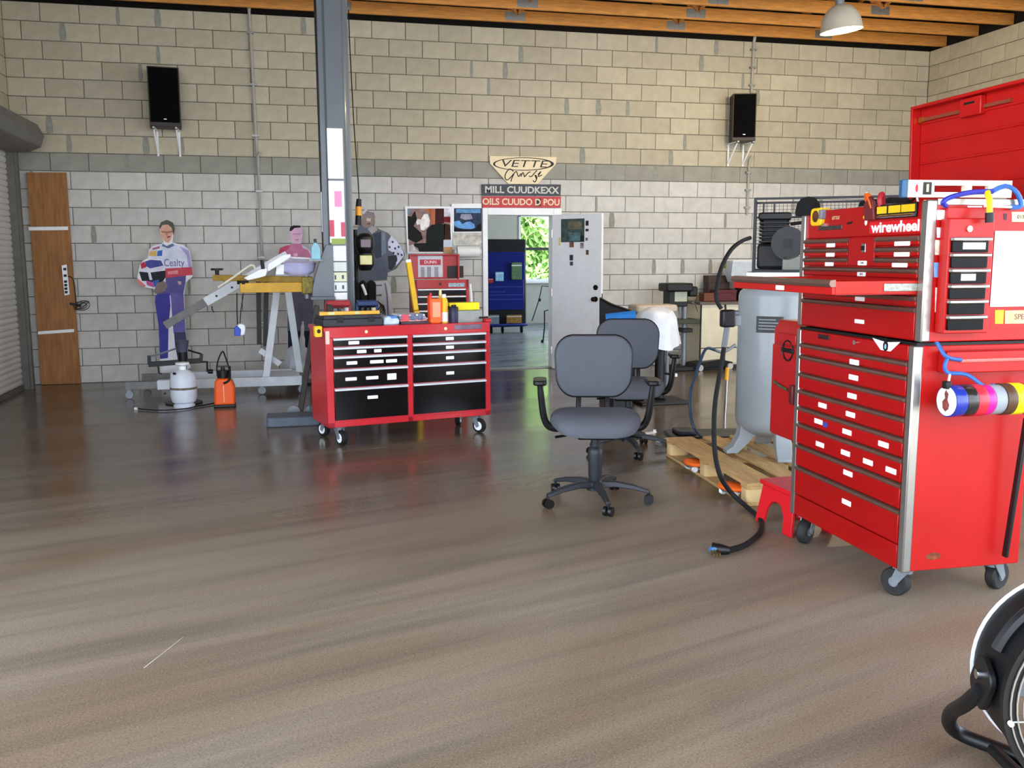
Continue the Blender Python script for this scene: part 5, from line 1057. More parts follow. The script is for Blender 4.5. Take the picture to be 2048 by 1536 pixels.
# things resting on the arms
def onL(px, py, y): return AY(px, py, y)
bj = thing('blue_bottle', 'pale blue bottle with dark trigger on the lift carriage', 'bottle', Vector((.44-.40+.045, 9.50, 1.225)), 0)
bj.location = (AY(632, 520, 9.28).x, 9.28, AY(632, 519, 9.28).z)
MB().prism([(-.045, 0), (.045, 0), (.045, .10), (.025, .15), (.0, .165), (-.02, .16), (-.045, .12)], -.03, .03).build('body', mat('aqua_plastic', (140, 196, 214), .35), bj, bevel=.008)
MB().cyl((0, 0, .16), (-.004, 0, .2), .014, n=12).build('trigger_cap', mat('dark_teal', (50, 70, 72), .5), bj)
MB().box(-.07, .06, -.06, .06, -.014, 0).build('shelf_tab', m_steel, bj)
bn = thing('lavender_basin', 'lavender printed plastic basin resting on the yellow arms', 'basin', (AY(597, 556, 9.5).x, 9.50, 1.288), 0)
MB().lathe([(0, 0), (.09, 0), (.125, .03), (.14, .11), (.145, .115), (.132, .115), (.118, .035), (0, .012)], (0, 0, 0), 28, sx=1.25, sy=.7).build('bowl', mat('lavender_plastic', (190, 190, 226), .45, var=.06, scale=14), bn)
MB().prism([(-.22, .0), (-.14, .0), (-.13, .17), (-.02, .155), (.14, .15), (.145, .165), (-.19, .185), (-.205, .14)], -.06, -.045).build('white_handle', m_white, bn, bevel=.005)
MB().box(-.17, -.14, -.0615, -.06, .10, .13).build('vent_slots', m_steel, bn, smooth=False)
wp = thing('white_yoke_tool', 'white metal yoke tool lying on the yellow arms', 'tool', (AY(520, 562, 9.42).x, 9.42, AY(520, 562, 9.42).z), 0)
Yw = 9.36
for pts in ([(487, 556), (528, 534), (535, 540), (531, 552), (517, 556), (496, 561)], [(535, 540), (536, 527), (565, 510), (581, 508), (582, 514), (558, 530), (537, 543)]): pxpoly(wp, 'white_casting', m_white, pts, Yw, .05, bevel=.006)
MB().tube([AY(526, 538, Yw), AY(524, 520, Yw)], .018, 8).build('dark_knob', m_black, wp, world=True)
MB().tube([AY(436, 575, Yw-.02), AY(470, 552, Yw-.02), AY(502, 530, Yw-.02), AY(511, 540, Yw-.02)], .010, 8, smooth=3).build('white_lever', mat('cream_lever', (226, 222, 200), .5), wp, world=True)
# ================================================================ ENGINE HOIST
m_hw = mat('hoist_white', (228, 234, 240), .4, var=.05, scale=8, coat=.15); m_ext = mat('hoist_extension_grey', (124, 124, 122), .5, var=.1)
Yh = 10.15
eh = thing('engine_hoist', 'white engine hoist with long legs and sloping grey-tipped boom', 'engine hoist', (AY(565, 790, Yh).x, Yh, 0), 0)
z_ = .15
A = AY(316, 785, Yh); B = AY(604, 772, Yh)
MB().box(A.x, B.x, Yh-.04, Yh+.04, .09, .19).build('leg', m_hw, eh, world=True, bevel=.005)
MB().box(A.x+.05, B.x-.1, Yh+.62, Yh+.70, .09, .19).build('leg', m_hw, eh, world=True, bevel=.005)
MB().box(A.x-.32, A.x+.02, Yh-.03, Yh+.03, .10, .18).build('leg_extension', m_ext, eh, world=True, bevel=.004); MB().box(A.x-.25, A.x+.06, Yh+.63, Yh+.69, .10, .18).build('leg_extension', m_ext, eh, world=True, bevel=.004)
MB().box(B.x-.42, B.x-.02, Yh-.02, Yh+.68, .10, .18).build('cross_base', m_hw, eh, world=True, bevel=.005)
top = AY(566, 575, Yh+.33); 
for px, y in ((532, Yh+.04), (600, Yh+.5)):
    q = AY(px, 757, y); MB().beam((q.x, y, .17), (AY(560 if px < 560 else 572, 585, Yh+.3).x, Yh+.33, 1.30), .075, .09, (0, 1, 0)).build('mast_post', m_hw, eh, world=True, bevel=.005)
q0 = AY(518, 585, Yh+.2); q1 = AY(519, 695, Yh+.2); MB().beam((q0.x, Yh+.2, 1.24), (q1.x, Yh+.2, .52), .035, .05).build('ram_bar', m_black, eh, world=True)
q0 = AY(534, 585, Yh+.2); q1 = AY(531, 695, Yh+.2); MB().beam((q0.x, Yh+.2, 1.24), (q1.x, Yh+.2, .50), .04, .05).build('ram_cylinder', m_black, eh, world=True)
MB().beam((q1.x-.06, Yh+.2, .46), (AY(560, 720, Yh+.2).x, Yh+.2, .30), .05, .06).build('ram_foot', m_hw, eh, world=True)
yb = Yh+.33
b0 = AY(575, 510, yb); b1 = AY(411, 604, yb); b2 = AY(330, 651, yb)
bo = MB().beam(b0, b1, .07, .10).build('boom', m_hw, eh, world=True, bevel=.004)
MB().beam(b1, b2, .055, .085).build('boom_extension', m_ext, eh, world=True, bevel=.003)
for px, py in ((464, 575), (433, 592)): P = AY(px, py, yb-.037); MB().cyl(P, P+Vector((0, -.004, 0)), .012, n=12).build('pin_hole', m_black, bo, world=True)
P = AY(424, 612, yb); MB().tube([P, P+Vector((.0, 0, -.04)), P+Vector((.02, 0, -.07))], .006, 6).build('hook_chain', m_black, eh, world=True)
for px in (330, 440, 560): P = AY(px, 787, Yh-.041); MB().cyl(P, P+Vector((0, -.004, 0)), .012, n=10).build('bolt_hole', m_black, eh, world=True)
for x, y in ((A.x-.28, Yh), (B.x-.42, Yh), (B.x, Yh), (A.x-.2, Yh+.66), (B.x-.05, Yh+.66)):
    w_ = MB(); M_ = Matrix.Rotation(PI/2, 3, 'X'); w_.lathe([(.0, -.015), (.04, -.015), (.045, -.008), (.045, .008), (.04, .015), (0, .015)], (x, y, .045), 16, M_); w_.box(x-.02, x+.02, y-.022, y-.016, .04, .1).box(x-.02, x+.02, y+.016, y+.022, .04, .1); w_.build('caster', m_steel, eh, world=True)
# sprayer bottle hung on cords
hb = thing('hanging_jug', 'small blue and white jug hanging on cords under the yellow arm', 'bottle', (AY(478, 672, 9.35).x, 9.35, AY(478, 672, 9.35).z), 0)
pxpoly(hb, 'white_body', m_white, [(474, 650), (481, 647), (489, 650), (491, 658), (489, 670), (478, 672), (472, 662)], 9.33, .07, bevel=.01); pxpoly(hb, 'blue_label', mat('cobalt', (30, 76, 190), .4), [(468, 656), (474, 651), (482, 659), (481, 672), (469, 672)], 9.322, .085, bevel=.006)
MB().tube([AY(474, 586, 9.36), AY(474, 620, 9.36), AY(475, 650, 9.36)], .006, 6).build('cord', m_black, hb, world=True); MB().tube([AY(487, 586, 9.36), AY(482, 620, 9.36), AY(480, 648, 9.36)], .005, 6).build('cord', m_black, hb, world=True)
# ---- white gas cylinder, black crank stand, orange sprayer
gc = thing('white_gas_cylinder', 'white rounded gas cylinder standing on the floor by hoist legs', 'gas cylinder', (-1.085, 9.43, 0), 0)
r = .125
MB().lathe([(.095, .0), (.1, .0), (.1, .03), (.08, .04), (.11, .06), (r, .11), (r, .27), (.11, .33), (.07, .365), (.035, .375), (0, .376)], (0, 0, 0), 28).build('tank', mat('cylinder_white', (222, 230, 240), .4, var=.03), gc)
MB().lathe([(.03, .37), (.034, .372), (.034, .41), (.065, .425), (.065, .445), (.03, .45)], (0, 0, 0), 20).build('collar', m_white, gc)
MB().lathe([(r+.0008, .185), (r+.0015, .187), (r+.0015, .205), (r+.0008, .207)], (0, 0, 0), 28).build('brown_band', mat('scuffed_band', (120, 112, 100), .7, var=.4, scale=40), gc)
MB().cyl((-.06, -.08, .345), (-.07, -.1, .35), .012, n=10).build('valve', m_black, gc)
MB().tube([(.1, -.05, .01), (.02, -.16, .012), (-.18, -.2, .012), (-.34, -.12, .012), (-.42, -.05, .012)], .006, 6, smooth=5).build('hose', m_rubber, gc); MB().cyl((-.43, -.05, .012), (-.45, -.04, .012), .014, n=12).build('hose_end', m_white, gc); MB().tube([(.1, -.05, .012), (.25, .1, .012), (.32, .2, .02)], .008, 6, smooth=4).build('hose', m_rubber, gc)
Yk = 9.72
ks = thing('crank_stand', 'black steel bar stand with crank handle behind the white cylinder', 'stand', (AY(365, 745, Yk).x, Yk, 0), 0)
P = lambda a, c: AY(a, c, Yk)
MB().beam(P(297, 729), P(402, 721), .035, .05).build('cross_bar', m_black, ks, world=True, bevel=.004)
MB().tube([P(365, 684), P(366, 744), Vector((P(366, 744).x, Yk, .0))], [.05, .035, .03], 12).build('post', m_black, ks, world=True); MB().lathe([(0, 0), (.18, 0), (.18, .012), (0, .014)], (0, 0, 0), 20).build('foot', m_black, ks)
MB().lathe([(.045, 0), (.065, .11), (.07, .115), (.055, .118), (.04, .02)], (P(365, 704).x, Yk, P(365, 704).z), 20).build('cup', mat('cup_grey', (84, 84, 104), .5), ks, world=True)
MB().beam(P(299, 728), P(298, 711), .03, .03).build('end_upright', m_black, ks, world=True); MB().beam(P(402, 724), P(403, 708), .03, .03).build('end_upright', m_black, ks, world=True)
MB().tube([P(298, 713), P(320, 708), P(352, 697)], .010, 6).build('stay_rod', m_steel, ks, world=True); MB().tube([P(403, 708), P(385, 703), P(376, 700)], .010, 6).build('stay_rod', m_black, ks, world=True)
MB().tube([P(402, 724), P(414, 723), P(415, 744)], .010, 8).build('crank', m_black, ks, world=True); MB().cyl(P(416, 743), P(426, 743), .022, n=12).build('crank_grip', m_black, ks, world=True)
MB().tube([P(316, 732), P(318, 746), P(324, 748)], .007, 6).build('hook', m_black, ks, world=True)
osp = thing('orange_sprayer', 'bright orange pump sprayer with black handle on the floor', 'sprayer', (-.70, 9.40, 0), 0)
m_os = mat('sprayer_orange', (255, 96, 20), .35, var=.02)
MB().prism([(-.098, .02), (.098, .02), (.1, .2), (.075, .27), (.04, .285), (-.05, .285), (-.085, .26)], -.075, .075).build('tank', m_os, osp, bevel=.02, seg=3)
MB().box(-.102, .102, -.078, .078, 0, .03).build('base', m_blackp, osp, bevel=.008)
MB().cyl((-.005, 0, .28), (-.005, 0, .36), .055, .06, n=20).build('pump_cap', m_blackp, osp); MB().cyl((-.005, 0, .36), (-.005, 0, .40), .02).box(-.055, .05, -.015, .015, .39, .405).build('pump_handle', m_blackp, osp)
MB().tube([(-.06, 0, .30), (-.06, 0, .40), (-.035, 0, .49), (.0, 0, .545), (.02, 0, .5), (.04, 0, .43), (.05, 0, .38)], .008, 6, smooth=5).build('carry_strap', m_black, osp)
MB().tube([(.06, -.02, .40), (.06, -.06, .3), (.045, -.08, .26), (.0, -.085, .24)], .011, 8, smooth=4).build('hose', m_rubber, osp)
MB().box(-.006, .002, -.0765, -.075, .05, .22).build('sight_strip', mat('pale_orange', (255, 190, 140), .4), osp, smooth=False)
# ---- gray lift arm on the floor, black dolly, bags behind the cart
fa = thing('floor_lift_arm', 'grey-blue steel arm lying on the floor left of the cart', 'lift arm', GZ(655, 845, 0), PI-.0)
L_ = (GZ(655, 860)-GZ(533, 860)).length
MB().prism(rrect(-.25, L_, -.14, .14, .03, 4), .0, .085, 'xy').build('arm', mat('arm_blue_grey', (82, 92, 104), .45, var=.08), fa, bevel=.01); MB().cyl((.05, -.16, .02), (.05, -.16, .13), .10, n=20).build('knuckle', mat('arm_blue_grey', (82, 92, 104)), fa)
dk = thing('black_hand_truck', 'dark folded hand truck standing left of the red cart', 'hand truck', (.10, 8.55, 0), 0)
MB().beam((-.08, 0, .06), (.10, .1, 1.02), .05, .05, (0, 1, 0)).build('rail', mat('dark_brown_frame', (44, 34, 32), .5), dk, bevel=.006); MB().beam((.08, .2, .06), (.22, .25, 1.02), .05, .05, (0, 1, 0)).build('rail', mat('dark_brown_frame', (44, 34, 32)), dk, bevel=.006)
for z in (.3, .55, .8): MB().beam((-.04+z*.15, .02, z), (.12+z*.12, .22, z), .03, .03).build('rung', m_black, dk)
MB().box(-.15, .2, -.1, .15, .01, .025).build('toe_plate', m_black, dk)
for x, y in ((-.14, -.02), (.02, -.05)): MB().cyl((x, y-.02, .06), (x, y+.02, .06), .06, n=20).build('wheel', m_steel, dk)
bgp = thing('white_bag', 'crumpled white and navy bags on the floor behind hoist mast', 'bag', (AY(605, 725, 11.08).x, 11.08, 0), 0)
def blob(name, m, parent, c, s, seed, amp=.18, n=18):
    rr = random.Random(seed); b = MB(); ph = [rr.uniform(0, 6.28) for _ in range(6)]; vs = []
    R_ = 12
    for i in range(R_+1):
        v = -PI/2+PI*i/R_
        for j in range(n):
            u_ = 2*PI*j/n; k_ = 1+amp*(math.sin(3*u_+ph[0]+2*v)*.5+math.sin(5*u_+ph[1]-3*v)*.3+math.sin(7*v+ph[2]+u_)*.3)*math.cos(v)
            p = Vector((math.cos(v)*math.cos(u_)*s[0]*k_, math.cos(v)*math.sin(u_)*s[1]*k_, math.sin(v)*s[2]*k_))+Vector(c); p.z = max(p.z, .002); vs.append(p)
    b.add(vs, [(i*n+j, i*n+(j+1) % n, (i+1)*n+(j+1) % n, (i+1)*n+j) for i in range(R_) for j in range(n)]); return b.build(name, m, parent)
m_bag = mat('white_plastic_bag', (216, 222, 232), .5, var=.06, scale=9)
blob('sack', m_bag, bgp, (-.05, 0, .22), (.17, .14, .22), 1); blob('navy_sack', mat('navy_cloth', (40, 48, 66), .9), bgp, (.14, .02, .26), (.13, .12, .17), 2)
MB().tube([(-.02, -.1, .25), (.0, -.14, .45), (.01, -.14, .62), (.02, -.13, .72)], [.05, .035, .02, .01], 8, smooth=3).build('twisted_neck', m_bag, bgp)
# racks, welding gear, panel behind the cart
def rack(label_, px0, px1, pyt, pyb, y, col, cols):
    A = AY(px0, pyt, y); B = AY(px1, pyb, y); t = thing('tool_rack', label_, 'rack', ((A.x+B.x)/2, y, .0), 0)
    w_ = B.x-A.x; z0 = .70
    MB().box(-w_/2, w_/2, -.1, .1, A.z-.05, A.z).build('top_bar', mat('rack_%d_%d_%d' % col, col, .4), t, bevel=.008)
    for s in (-1, 1): MB().box(s*w_/2-.012, s*w_/2+.012, -.02, .02, 0, A.z-.03).build('upright', mat('rack_%d_%d_%d' % col, col, .4), t)
    MB().box(-w_/2, w_/2, -.1, .1, z0-.02, z0).build('shelf', m_black, t)
    for i, c in enumerate(cols):
        x = -w_/2+.05+i*(w_-.08)/max(1, len(cols)-1); MB().cyl((x, 0, z0), (x, 0, A.z-.07-.03*(i % 2)), .018+.01*(i % 3 == 1), n=12).build('canister', mat('can_%d_%d_%d' % c, c, .35, metal=.3), t)
    return t
rack('red-topped tool rack with silver canisters behind the cart left end', 652, 700, 601, 640, 9.1, (176, 30, 40), [(60, 60, 60), (170, 170, 166), (70, 66, 66), (196, 200, 200), (206, 206, 206)])
rack('blue-topped tool rack with metal handles behind the cart', 714, 754, 601, 640, 9.12, (30, 60, 110), [(60, 60, 64), (180, 176, 176), (50, 50, 60), (190, 180, 150), (206, 190, 150)])
Yg = 10.05
wg = thing('welding_helmet_rack', 'black welding helmets and dark jackets hanging on stand right of the post', 'welding gear', (AY(728, 640, Yg).x, Yg, 0), 0)
P0 = AY(712, 480, Yg); 
MB().cyl((P0.x-AY(728, 640, Yg).x, .08, 0), (P0.x-AY(728, 640, Yg).x, .08, 1.75), .02, n=12).build('pole', m_black, wg)
MB().box(-.2, .2, -.05, .25, 0, .02).build('foot', m_black, wg)
cxw = AY(730, 500, Yg).x-AY(728, 640, Yg).x
def helm(z, m_win, sz):
    b = MB(); b.lathe([(.0, -.115), (.06, -.11), (.095, -.06), (.105, .02), (.095, .07), (.05, .105), (0, .112)], (cxw, 0, z), 20, sy=.9); h_ = b.build('helmet_shell', m_blackp, wg)
    MB().box(cxw-sz[0]/2, cxw+sz[0]/2, -.105, -.08, z-sz[1]/2, z+sz[1]/2).build('helmet_window', m_win, h_, bevel=.008)
helm(AY(728, 487, Yg).z, mat('window_mauve', (130, 112, 124), .3), (.11, .09)); helm(AY(728, 520, Yg).z, mat('window_yellow', (250, 244, 170), .3), (.13, .10))
for i, (x, w_, c) in enumerate(((-.09, .10, (18, 18, 18)), (.0, .09, (26, 25, 24)), (.09, .10, (16, 16, 17)))):
    MB().prism([(x-w_/2, .0), (x+w_/2, .0), (x+w_/2*.9, .3), (x+w_/2, .60), (x, .64), (x-w_/2, .60), (x-w_/2*.85, .3)], -.04, .05, 'xz', M=Matrix.Translation((0, .02*i, .58))).build('hanging_jacket', mat('jacket_%d' % c[0], c, .9, var=.2, bump=.3), wg, bevel=.02)
MB().tube([(-.02, -.11, 1.17), (.0, -.12, 1.12), (.02, -.115, 1.06)], .015, 8).build('white_strap', m_white, wg)
MB().box(-.16, -.10, -.02, .02, 1.4, 1.72).build('dark_case', m_blackp, wg, bevel=.01)
tl = thing('trouble_light', 'orange and black trouble light hanging on a cord beside the post', 'work light', AY(717, 431, 9.6), 0)
A = AY(717, 431, 9.6); B = AY(717, 413, 9.6); C2 = AY(718, 398, 9.6)
MB().cyl(A, B, .032, n=16).build('orange_grip', mat('amber_orange', (244, 166, 40), .4), tl, world=True); MB().cyl(B, C2, .03, .024, n=16).build('socket', m_black, tl, world=True); MB().cyl(A, AY(716, 450, 9.6), .03, n=16).build('lamp_head', m_black, tl, world=True)
MB().tube([C2, AY(716, 360, 9.6), AY(708, 250, 9.6), AY(700, 100, 9.6), AY(697, 20, 9.6)], .006, 6, smooth=4).build('cord', m_rubber, tl, world=True)
fd = thing('body_panel', 'pale grey car body panel leaning behind the cart', 'car panel', (AY(765, 640, 10.45).x, 10.45, 0), 0)
Yf = 10.45
pxpoly(fd, 'panel', mat('primer_grey', (214, 216, 218), .5, var=.06), [(746, 562), (774, 560), (780, 575), (784, 600), (786, 640), (786, 776), (742, 776), (744, 640)], Yf, .03, bevel=.01)
for pts in ([(750, 570), (764, 569), (764, 572), (750, 572)], [(752, 590), (763, 588), (763, 592), (752, 592)]): pxpoly(fd, 'slot', mat('slot_grey', (110, 112, 114), .6), pts, Yf-.001, .001)
MB().tube([AY(770, 566, Yf-.01), AY(774, 590, Yf-.01), AY(777, 640, Yf-.01)], .008, 6, smooth=3).build('trim_rod', m_steel, fd, world=True)
for i in range(5): MB().tube([AY(755+3*i, 602+i*2, Yf-.03), AY(762+2*i, 612+i*3, Yf-.04), AY(753+4*i, 622+i*2, Yf-.03)], .006, 6, smooth=3).build('wire', m_black, fd, world=True)
yl = thing('yellow_straightedge', 'long yellow level leaning against the red chest', 'level', (AY(828, 640, 9.1).x, 9.1, 0), 0)
MB().beam(AY(832, 622, 9.1), AY(817, 526, 9.2), .05, .085, (0, 1, 0)).build('rail', m_yel, yl, world=True, bevel=.006); MB().beam(AY(833, 622, 9.1), (AY(838, 660, 9.0).x, 9.0, .02), .05, .085, (0, 1, 0)).build('lower_rail', m_yel, yl, world=True, bevel=.006)
MB().beam(AY(817, 526, 9.2), AY(816, 519, 9.2), .05, .06, (0, 1, 0)).build('end_cap', m_white, yl, world=True)
# ---- red top chest behind the cart
Yr = 9.6
q0 = AY(829, 564, Yr); q1 = AY(938, 560, Yr)
rcx = thing('red_workshop_chest', 'red tool chest with raised lid and black drawers behind the cart', 'tool chest', (q0.x, Yr, 0), .02)
Wr = q1.x-q0.x; zt = AY(830, 560, Yr).z; zl = AY(830, 512, Yr).z+.02
MB().box(0, Wr, .03, .42, .55, zt-.04).build('body', m_dred, rcx, bevel=.005); MB().box(0, Wr, 0, .03, zt-.09, zt).box(0, .03, 0, .03, .55, zt).box(Wr-.03, Wr, 0, .03, .55, zt).build('face_frame', m_dred, rcx, bevel=.003)
MB().box(.02, Wr-.02, .02, .44, .06, .55).build('base_cabinet', m_dred, rcx, bevel=.005)
for x in (.08, Wr-.08):
    for y in (.08, .38): MB().cyl((x-.015, y, .03), (x+.015, y, .03), .03, n=14).box(x-.02, x+.02, y-.01, y+.01, .03, .06).build('caster', m_rubber, rcx)
zq = [zt-.09-i*.075 for i in range(6)]
for i in range(5):
    d = MB().box(.033, Wr-.033, .0, .03, zq[i+1]+.004, zq[i]-.02).build('drawer', m_cblk, rcx, bevel=.002); MB().box(.033, Wr-.033, -.012, .01, zq[i]-.02, zq[i]-.004).build('pull', m_pullw, d, bevel=.004)
MB().cyl((Wr*.47, -.004, zt-.045), (Wr*.47, .004, zt-.045), .014, n=14).build('lock', m_black, rcx); MB().box(Wr*.62, Wr*.92, -.001, .0, zt-.075, zt-.035).build('decal', mat('decal_grey_blue', (150, 170, 176), .5, var=.4, scale=60), rcx, smooth=False)
lidr = MB().box(.0, Wr-.03, .40, .42, zt, zl).box(-.0, .02, .34, .42, zt, zl).box(Wr-.05, Wr-.03, .34, .42, zt, zl).box(0, Wr-.03, .34, .42, zl-.015, zl).build('raised_lid', m_dred, rcx, bevel=.004)
MB().box(.10, .37, .396, .40, zt+.02, zt+.27).build('lid_poster', mat('lid_print', (196, 196, 200), .5), lidr, smooth=False); MB().box(.12, .35, .394, .396, zt+.15, zt+.21).build('lid_poster_red', mat('lid_print_red', (180, 40, 60), .5, var=.2), lidr, smooth=False); txt('lid_print', 'DUNN', .045, m_paper, lidr, (.235, .393, zt+.18), (PI/2, 0, 0))
for x in (.15, .22, .30): MB().box(x-.02, x+.02, .392, .396, zt+.02, zt+.13).build('lid_tool_print', mat('tool_print', (140, 140, 144), .5), lidr, smooth=False)
MB().box(.42, .60, .39, .40, zt+.01, zt+.14).build('lid_pocket', mat('pocket_dark', (56, 52, 50), .8), lidr, bevel=.01)
MB().tube([(Wr+.02, .1, .55), (Wr+.05, .08, .75), (Wr+.03, .1, zt-.05)], .018, 8, smooth=4).build('white_cable', m_white, rcx)
dg = thing('dark_bag', 'black cloth bundle lying between grey panel and red chest', 'bag', (AY(800, 630, 9.3).x, 9.3, .0), 0); blob('bundle', mat('black_cloth', (22, 22, 22)), dg, (0, 0, .72), (.17, .1, .09), 5); MB().box(-.14, .16, -.1, .1, 0, .66).build('box_under', mat('dark_carton', (50, 46, 44), .8), dg, bevel=.01)
# white square tin on post left edge
wt = thing('white_wall_tin', 'pale enamel sign plate fixed on the left edge of the post', 'plate', (AY(648, 464, 9.44).x, 9.44, AY(648, 464, 9.44).z), 0)
pxpoly(wt, 'plate', mat('pale_enamel', (196, 208, 216), .35, var=.08), [(641, 384), (655, 383), (656, 462), (644, 464)], 9.40, .02)
for c in (412, 433): pxpoly(wt, 'plate_mark', m_steel, [(648, c), (655, c+2), (655, c+4), (648, c+2)], 9.399, .001)
# ================================================================ BACK RIGHT CORNER
Yd = 11.1
dp_ = thing('drill_press', 'black drill press standing against the block wall', 'drill press', (AY(1358, 735, Yd).x, Yd, 0), 0)
bx_ = AY(1358, 735, Yd).x
def Lp(px, py, y=Yd): P = AY(px, py, y); return (P.x-bx_, P.y-Yd, P.z)
m_dp = mat('press_black', (14, 15, 13), .55, var=.12)
a = Lp(1322, 566); b2 = Lp(1374, 582); MB().box(a[0], b2[0], -.2, .1, b2[2], a[2]).build('belt_cover', m_dp, dp_, bevel=.02); c2 = Lp(1391, 585); MB().box(b2[0], c2[0], -.08, .1, c2[2]-.05, c2[2]+.08).build('motor', m_dp, dp_, bevel=.02)
a = Lp(1331, 582); b2 = Lp(1368, 612); MB().box(a[0], b2[0], -.12, .08, b2[2], a[2]).build('head', m_dp, dp_, bevel=.01); a = Lp(1342, 583); b2 = Lp(1366, 602); MB().box(a[0], b2[0], -.125, -.12, b2[2], a[2]).build('face_plate', mat('press_plate', (176, 182, 158), .5), dp_, smooth=False)
MB().cyl((.06, 0, .04), (.06, 0, .9), .035, n=16).build('column', m_steel, dp_)
a = Lp(1352, 642); MB().box(-.14, .20, -.16, .1, a[2]-.03, a[2]+.03).build('table', mat('table_green_grey', (60, 64, 50), .6), dp_, bevel=.006); MB().box(-.02, .12, -.14, .04, a[2]-.14, a[2]-.09).build('table_bracket', m_dp, dp_, bevel=.006)
MB().box(-.2, .2, -.22, .16, 0, .05).build('base', m_dp, dp_, bevel=.01)
MB().cyl((-.02, -.03, .76), (-.02, -.03, .9), .022, n=12).cyl((-.02, -.03, .66), (-.02, -.03, .76), .008).build('chuck', m_steel, dp_)
for t_ in (0, 2.1, 4.2): MB().tube([(.16, -.08, .86), (.16+.02, -.08+.12*math.cos(t_), .86+.12*math.sin(t_))], .008, 6).build('feed_handle', m_chrome, dp_)
wbk = thing('steel_bench', 'cream panelled cabinet with dark worktop beside the drill press', 'cabinet', (AY(1386, 735, 11.2).x, 11.0, 0), 0)
Wb = AY(1484, 735, 11.0).x-AY(1386, 735, 11.0).x+.25
m_crm = mat('cream_panel', (218, 208, 178), .35, var=.05, scale=5)
MB().box(0, Wb, .02, .5, .05, .84).build('carcass', m_crm, wbk, bevel=.003)
for i, (x0, x1) in enumerate(((.01, .33), (.36, .72), (.74, Wb-.01))):
    d = MB().box(x0, x1, 0, .02, .07, .80).build('door', m_crm, wbk, bevel=.003); MB().box(x0, x1, -.001, .0, .27, .282).build('seam', m_black, d, smooth=False)
MB().box(.335, .352, -.004, .02, .05, .84).box(0, .012, -.004, .02, .05, .84).build('black_edge', m_black, wbk, smooth=False)
MB().box(-.03, Wb+.03, -.03, .52, .84, .875).build('worktop', mat('worktop_dark', (96, 84, 76), .5), wbk, bevel=.004)
MB().box(.02, Wb-.02, .03, .48, 0, .05).build('plinth', m_black, wbk)
bxp = wbk.location
def onB(name, lab_, cat, px, py, w_, d_, h_, col, zb=.875, yy=.2):
    P = AY(px, py, 11.0+yy); t = thing(name, lab_, cat, (P.x, 11.0+yy, zb), 0); MB().box(-w_/2, w_/2, -d_/2, d_/2, 0, h_).build('case', mat('bx_%d_%d_%d' % col, col, .6, var=.1), t, bevel=.008); MB().box(-w_/2-.003, w_/2+.003, -d_/2-.003, d_/2+.003, h_*.7, h_).build('lid', mat('bx_%d_%d_%d' % col, col), t, bevel=.006); return t
onB('brown_box', 'small rust brown box on the dark worktop', 'box', 1414, 596, .16, .16, .11, (110, 58, 34)); onB('maroon_case', 'dark maroon case on the dark worktop', 'case', 1448, 596, .26, .2, .15, (84, 22, 30)); onB('dark_wood_box', 'tall dark brown box at the back of the worktop', 'box', 1432, 580, .3, .16, .33, (58, 38, 26), yy=.41)
onB('black_machine', 'black bench machine beside the compressor on the worktop', 'machine', 1494, 590, .26, .2, .24, (30, 28, 26)); 
P = AY(1470, 545, 11.38); jar = thing('yellow_flower_jar', 'jar with yellow green sprigs on top of the dark box', 'jar', (AY(1451, 560, 11.38).x, 11.38, .875+.33), 0)
MB().lathe([(0, 0), (.035, 0), (.04, .06), (.03, .09), (.024, .09), (.03, .06), (0, .01)], (0, 0, 0), 16).build('jar', mat('jar_glass', (196, 206, 190), .2), jar)
for i in range(12): a = i*2.4; MB().tube([(0, 0, .06), (.03*math.cos(a), .03*math.sin(a), .14), (.06*math.cos(a), .05*math.sin(a), .17+.01*(i % 3))], [.004, .01, .012], 6).build('sprig', mat('sprig_yellow', (196, 190, 50), .6), jar)
pn = thing('grey_enamel_bin', 'pale blue-grey enamel bin on top of the black bench machine', 'bin', (AY(1478, 560, 11.2).x, 11.2, 1.119), 0)
MB().prism([(-.12, .0), (.22, .0), (.22, .28), (-.14, .28), (-.16, .1)], -.09, .09).build('bin', mat('pale_blue_grey', (186, 196, 202), .4), pn, bevel=.006); MB().box(-.145, .225, -.095, .095, .27, .285).build('rim', m_white, pn, bevel=.004)
# covered machine, pad, blue roll, mesh screen behind the chairs
Yv = 8.6
cv = thing('covered_machine', 'machine draped with crumpled white plastic sheet behind the chairs', 'covered machine', (AY(1322, 740, Yv).x, Yv, 0), 0)
b = MB(); n = 36; cxv, zv = AY(1310, 640, Yv).x-AY(1322, 740, Yv).x, 0; vs = []; rr = random.Random(4); ph = [rr.uniform(0, 6) for _ in range(5)]
zt_ = AY(1310, 614, Yv).z; zb_ = AY(1330, 692, Yv).z
lay = [(0., zt_), (.4, zt_-.01), (.8, zt_-.05), (1., zt_-.13), (1.06, zt_-.25), (1.16, zb_), (1.13, zb_)]
for s, z in lay:
    for j in range(n):
        u_ = 2*PI*j/n; k_ = 1+(.10*math.sin(4*u_+ph[0])+.06*math.sin(9*u_+ph[1]))*max(0, (zt_-z))/.4
        vs.append((cxv+math.cos(u_)*.22*s*k_, math.sin(u_)*.2*s*k_, z+.02*math.sin(3*u_+ph[2])*s))
b.add(vs, [(i*n+j, i*n+(j+1) % n, (i+1)*n+(j+1) % n, (i+1)*n+j) for i in range(len(lay)-1) for j in range(n)]).build('plastic_sheet', mat('sheet_white', (226, 228, 230), .4, var=.05), cv)
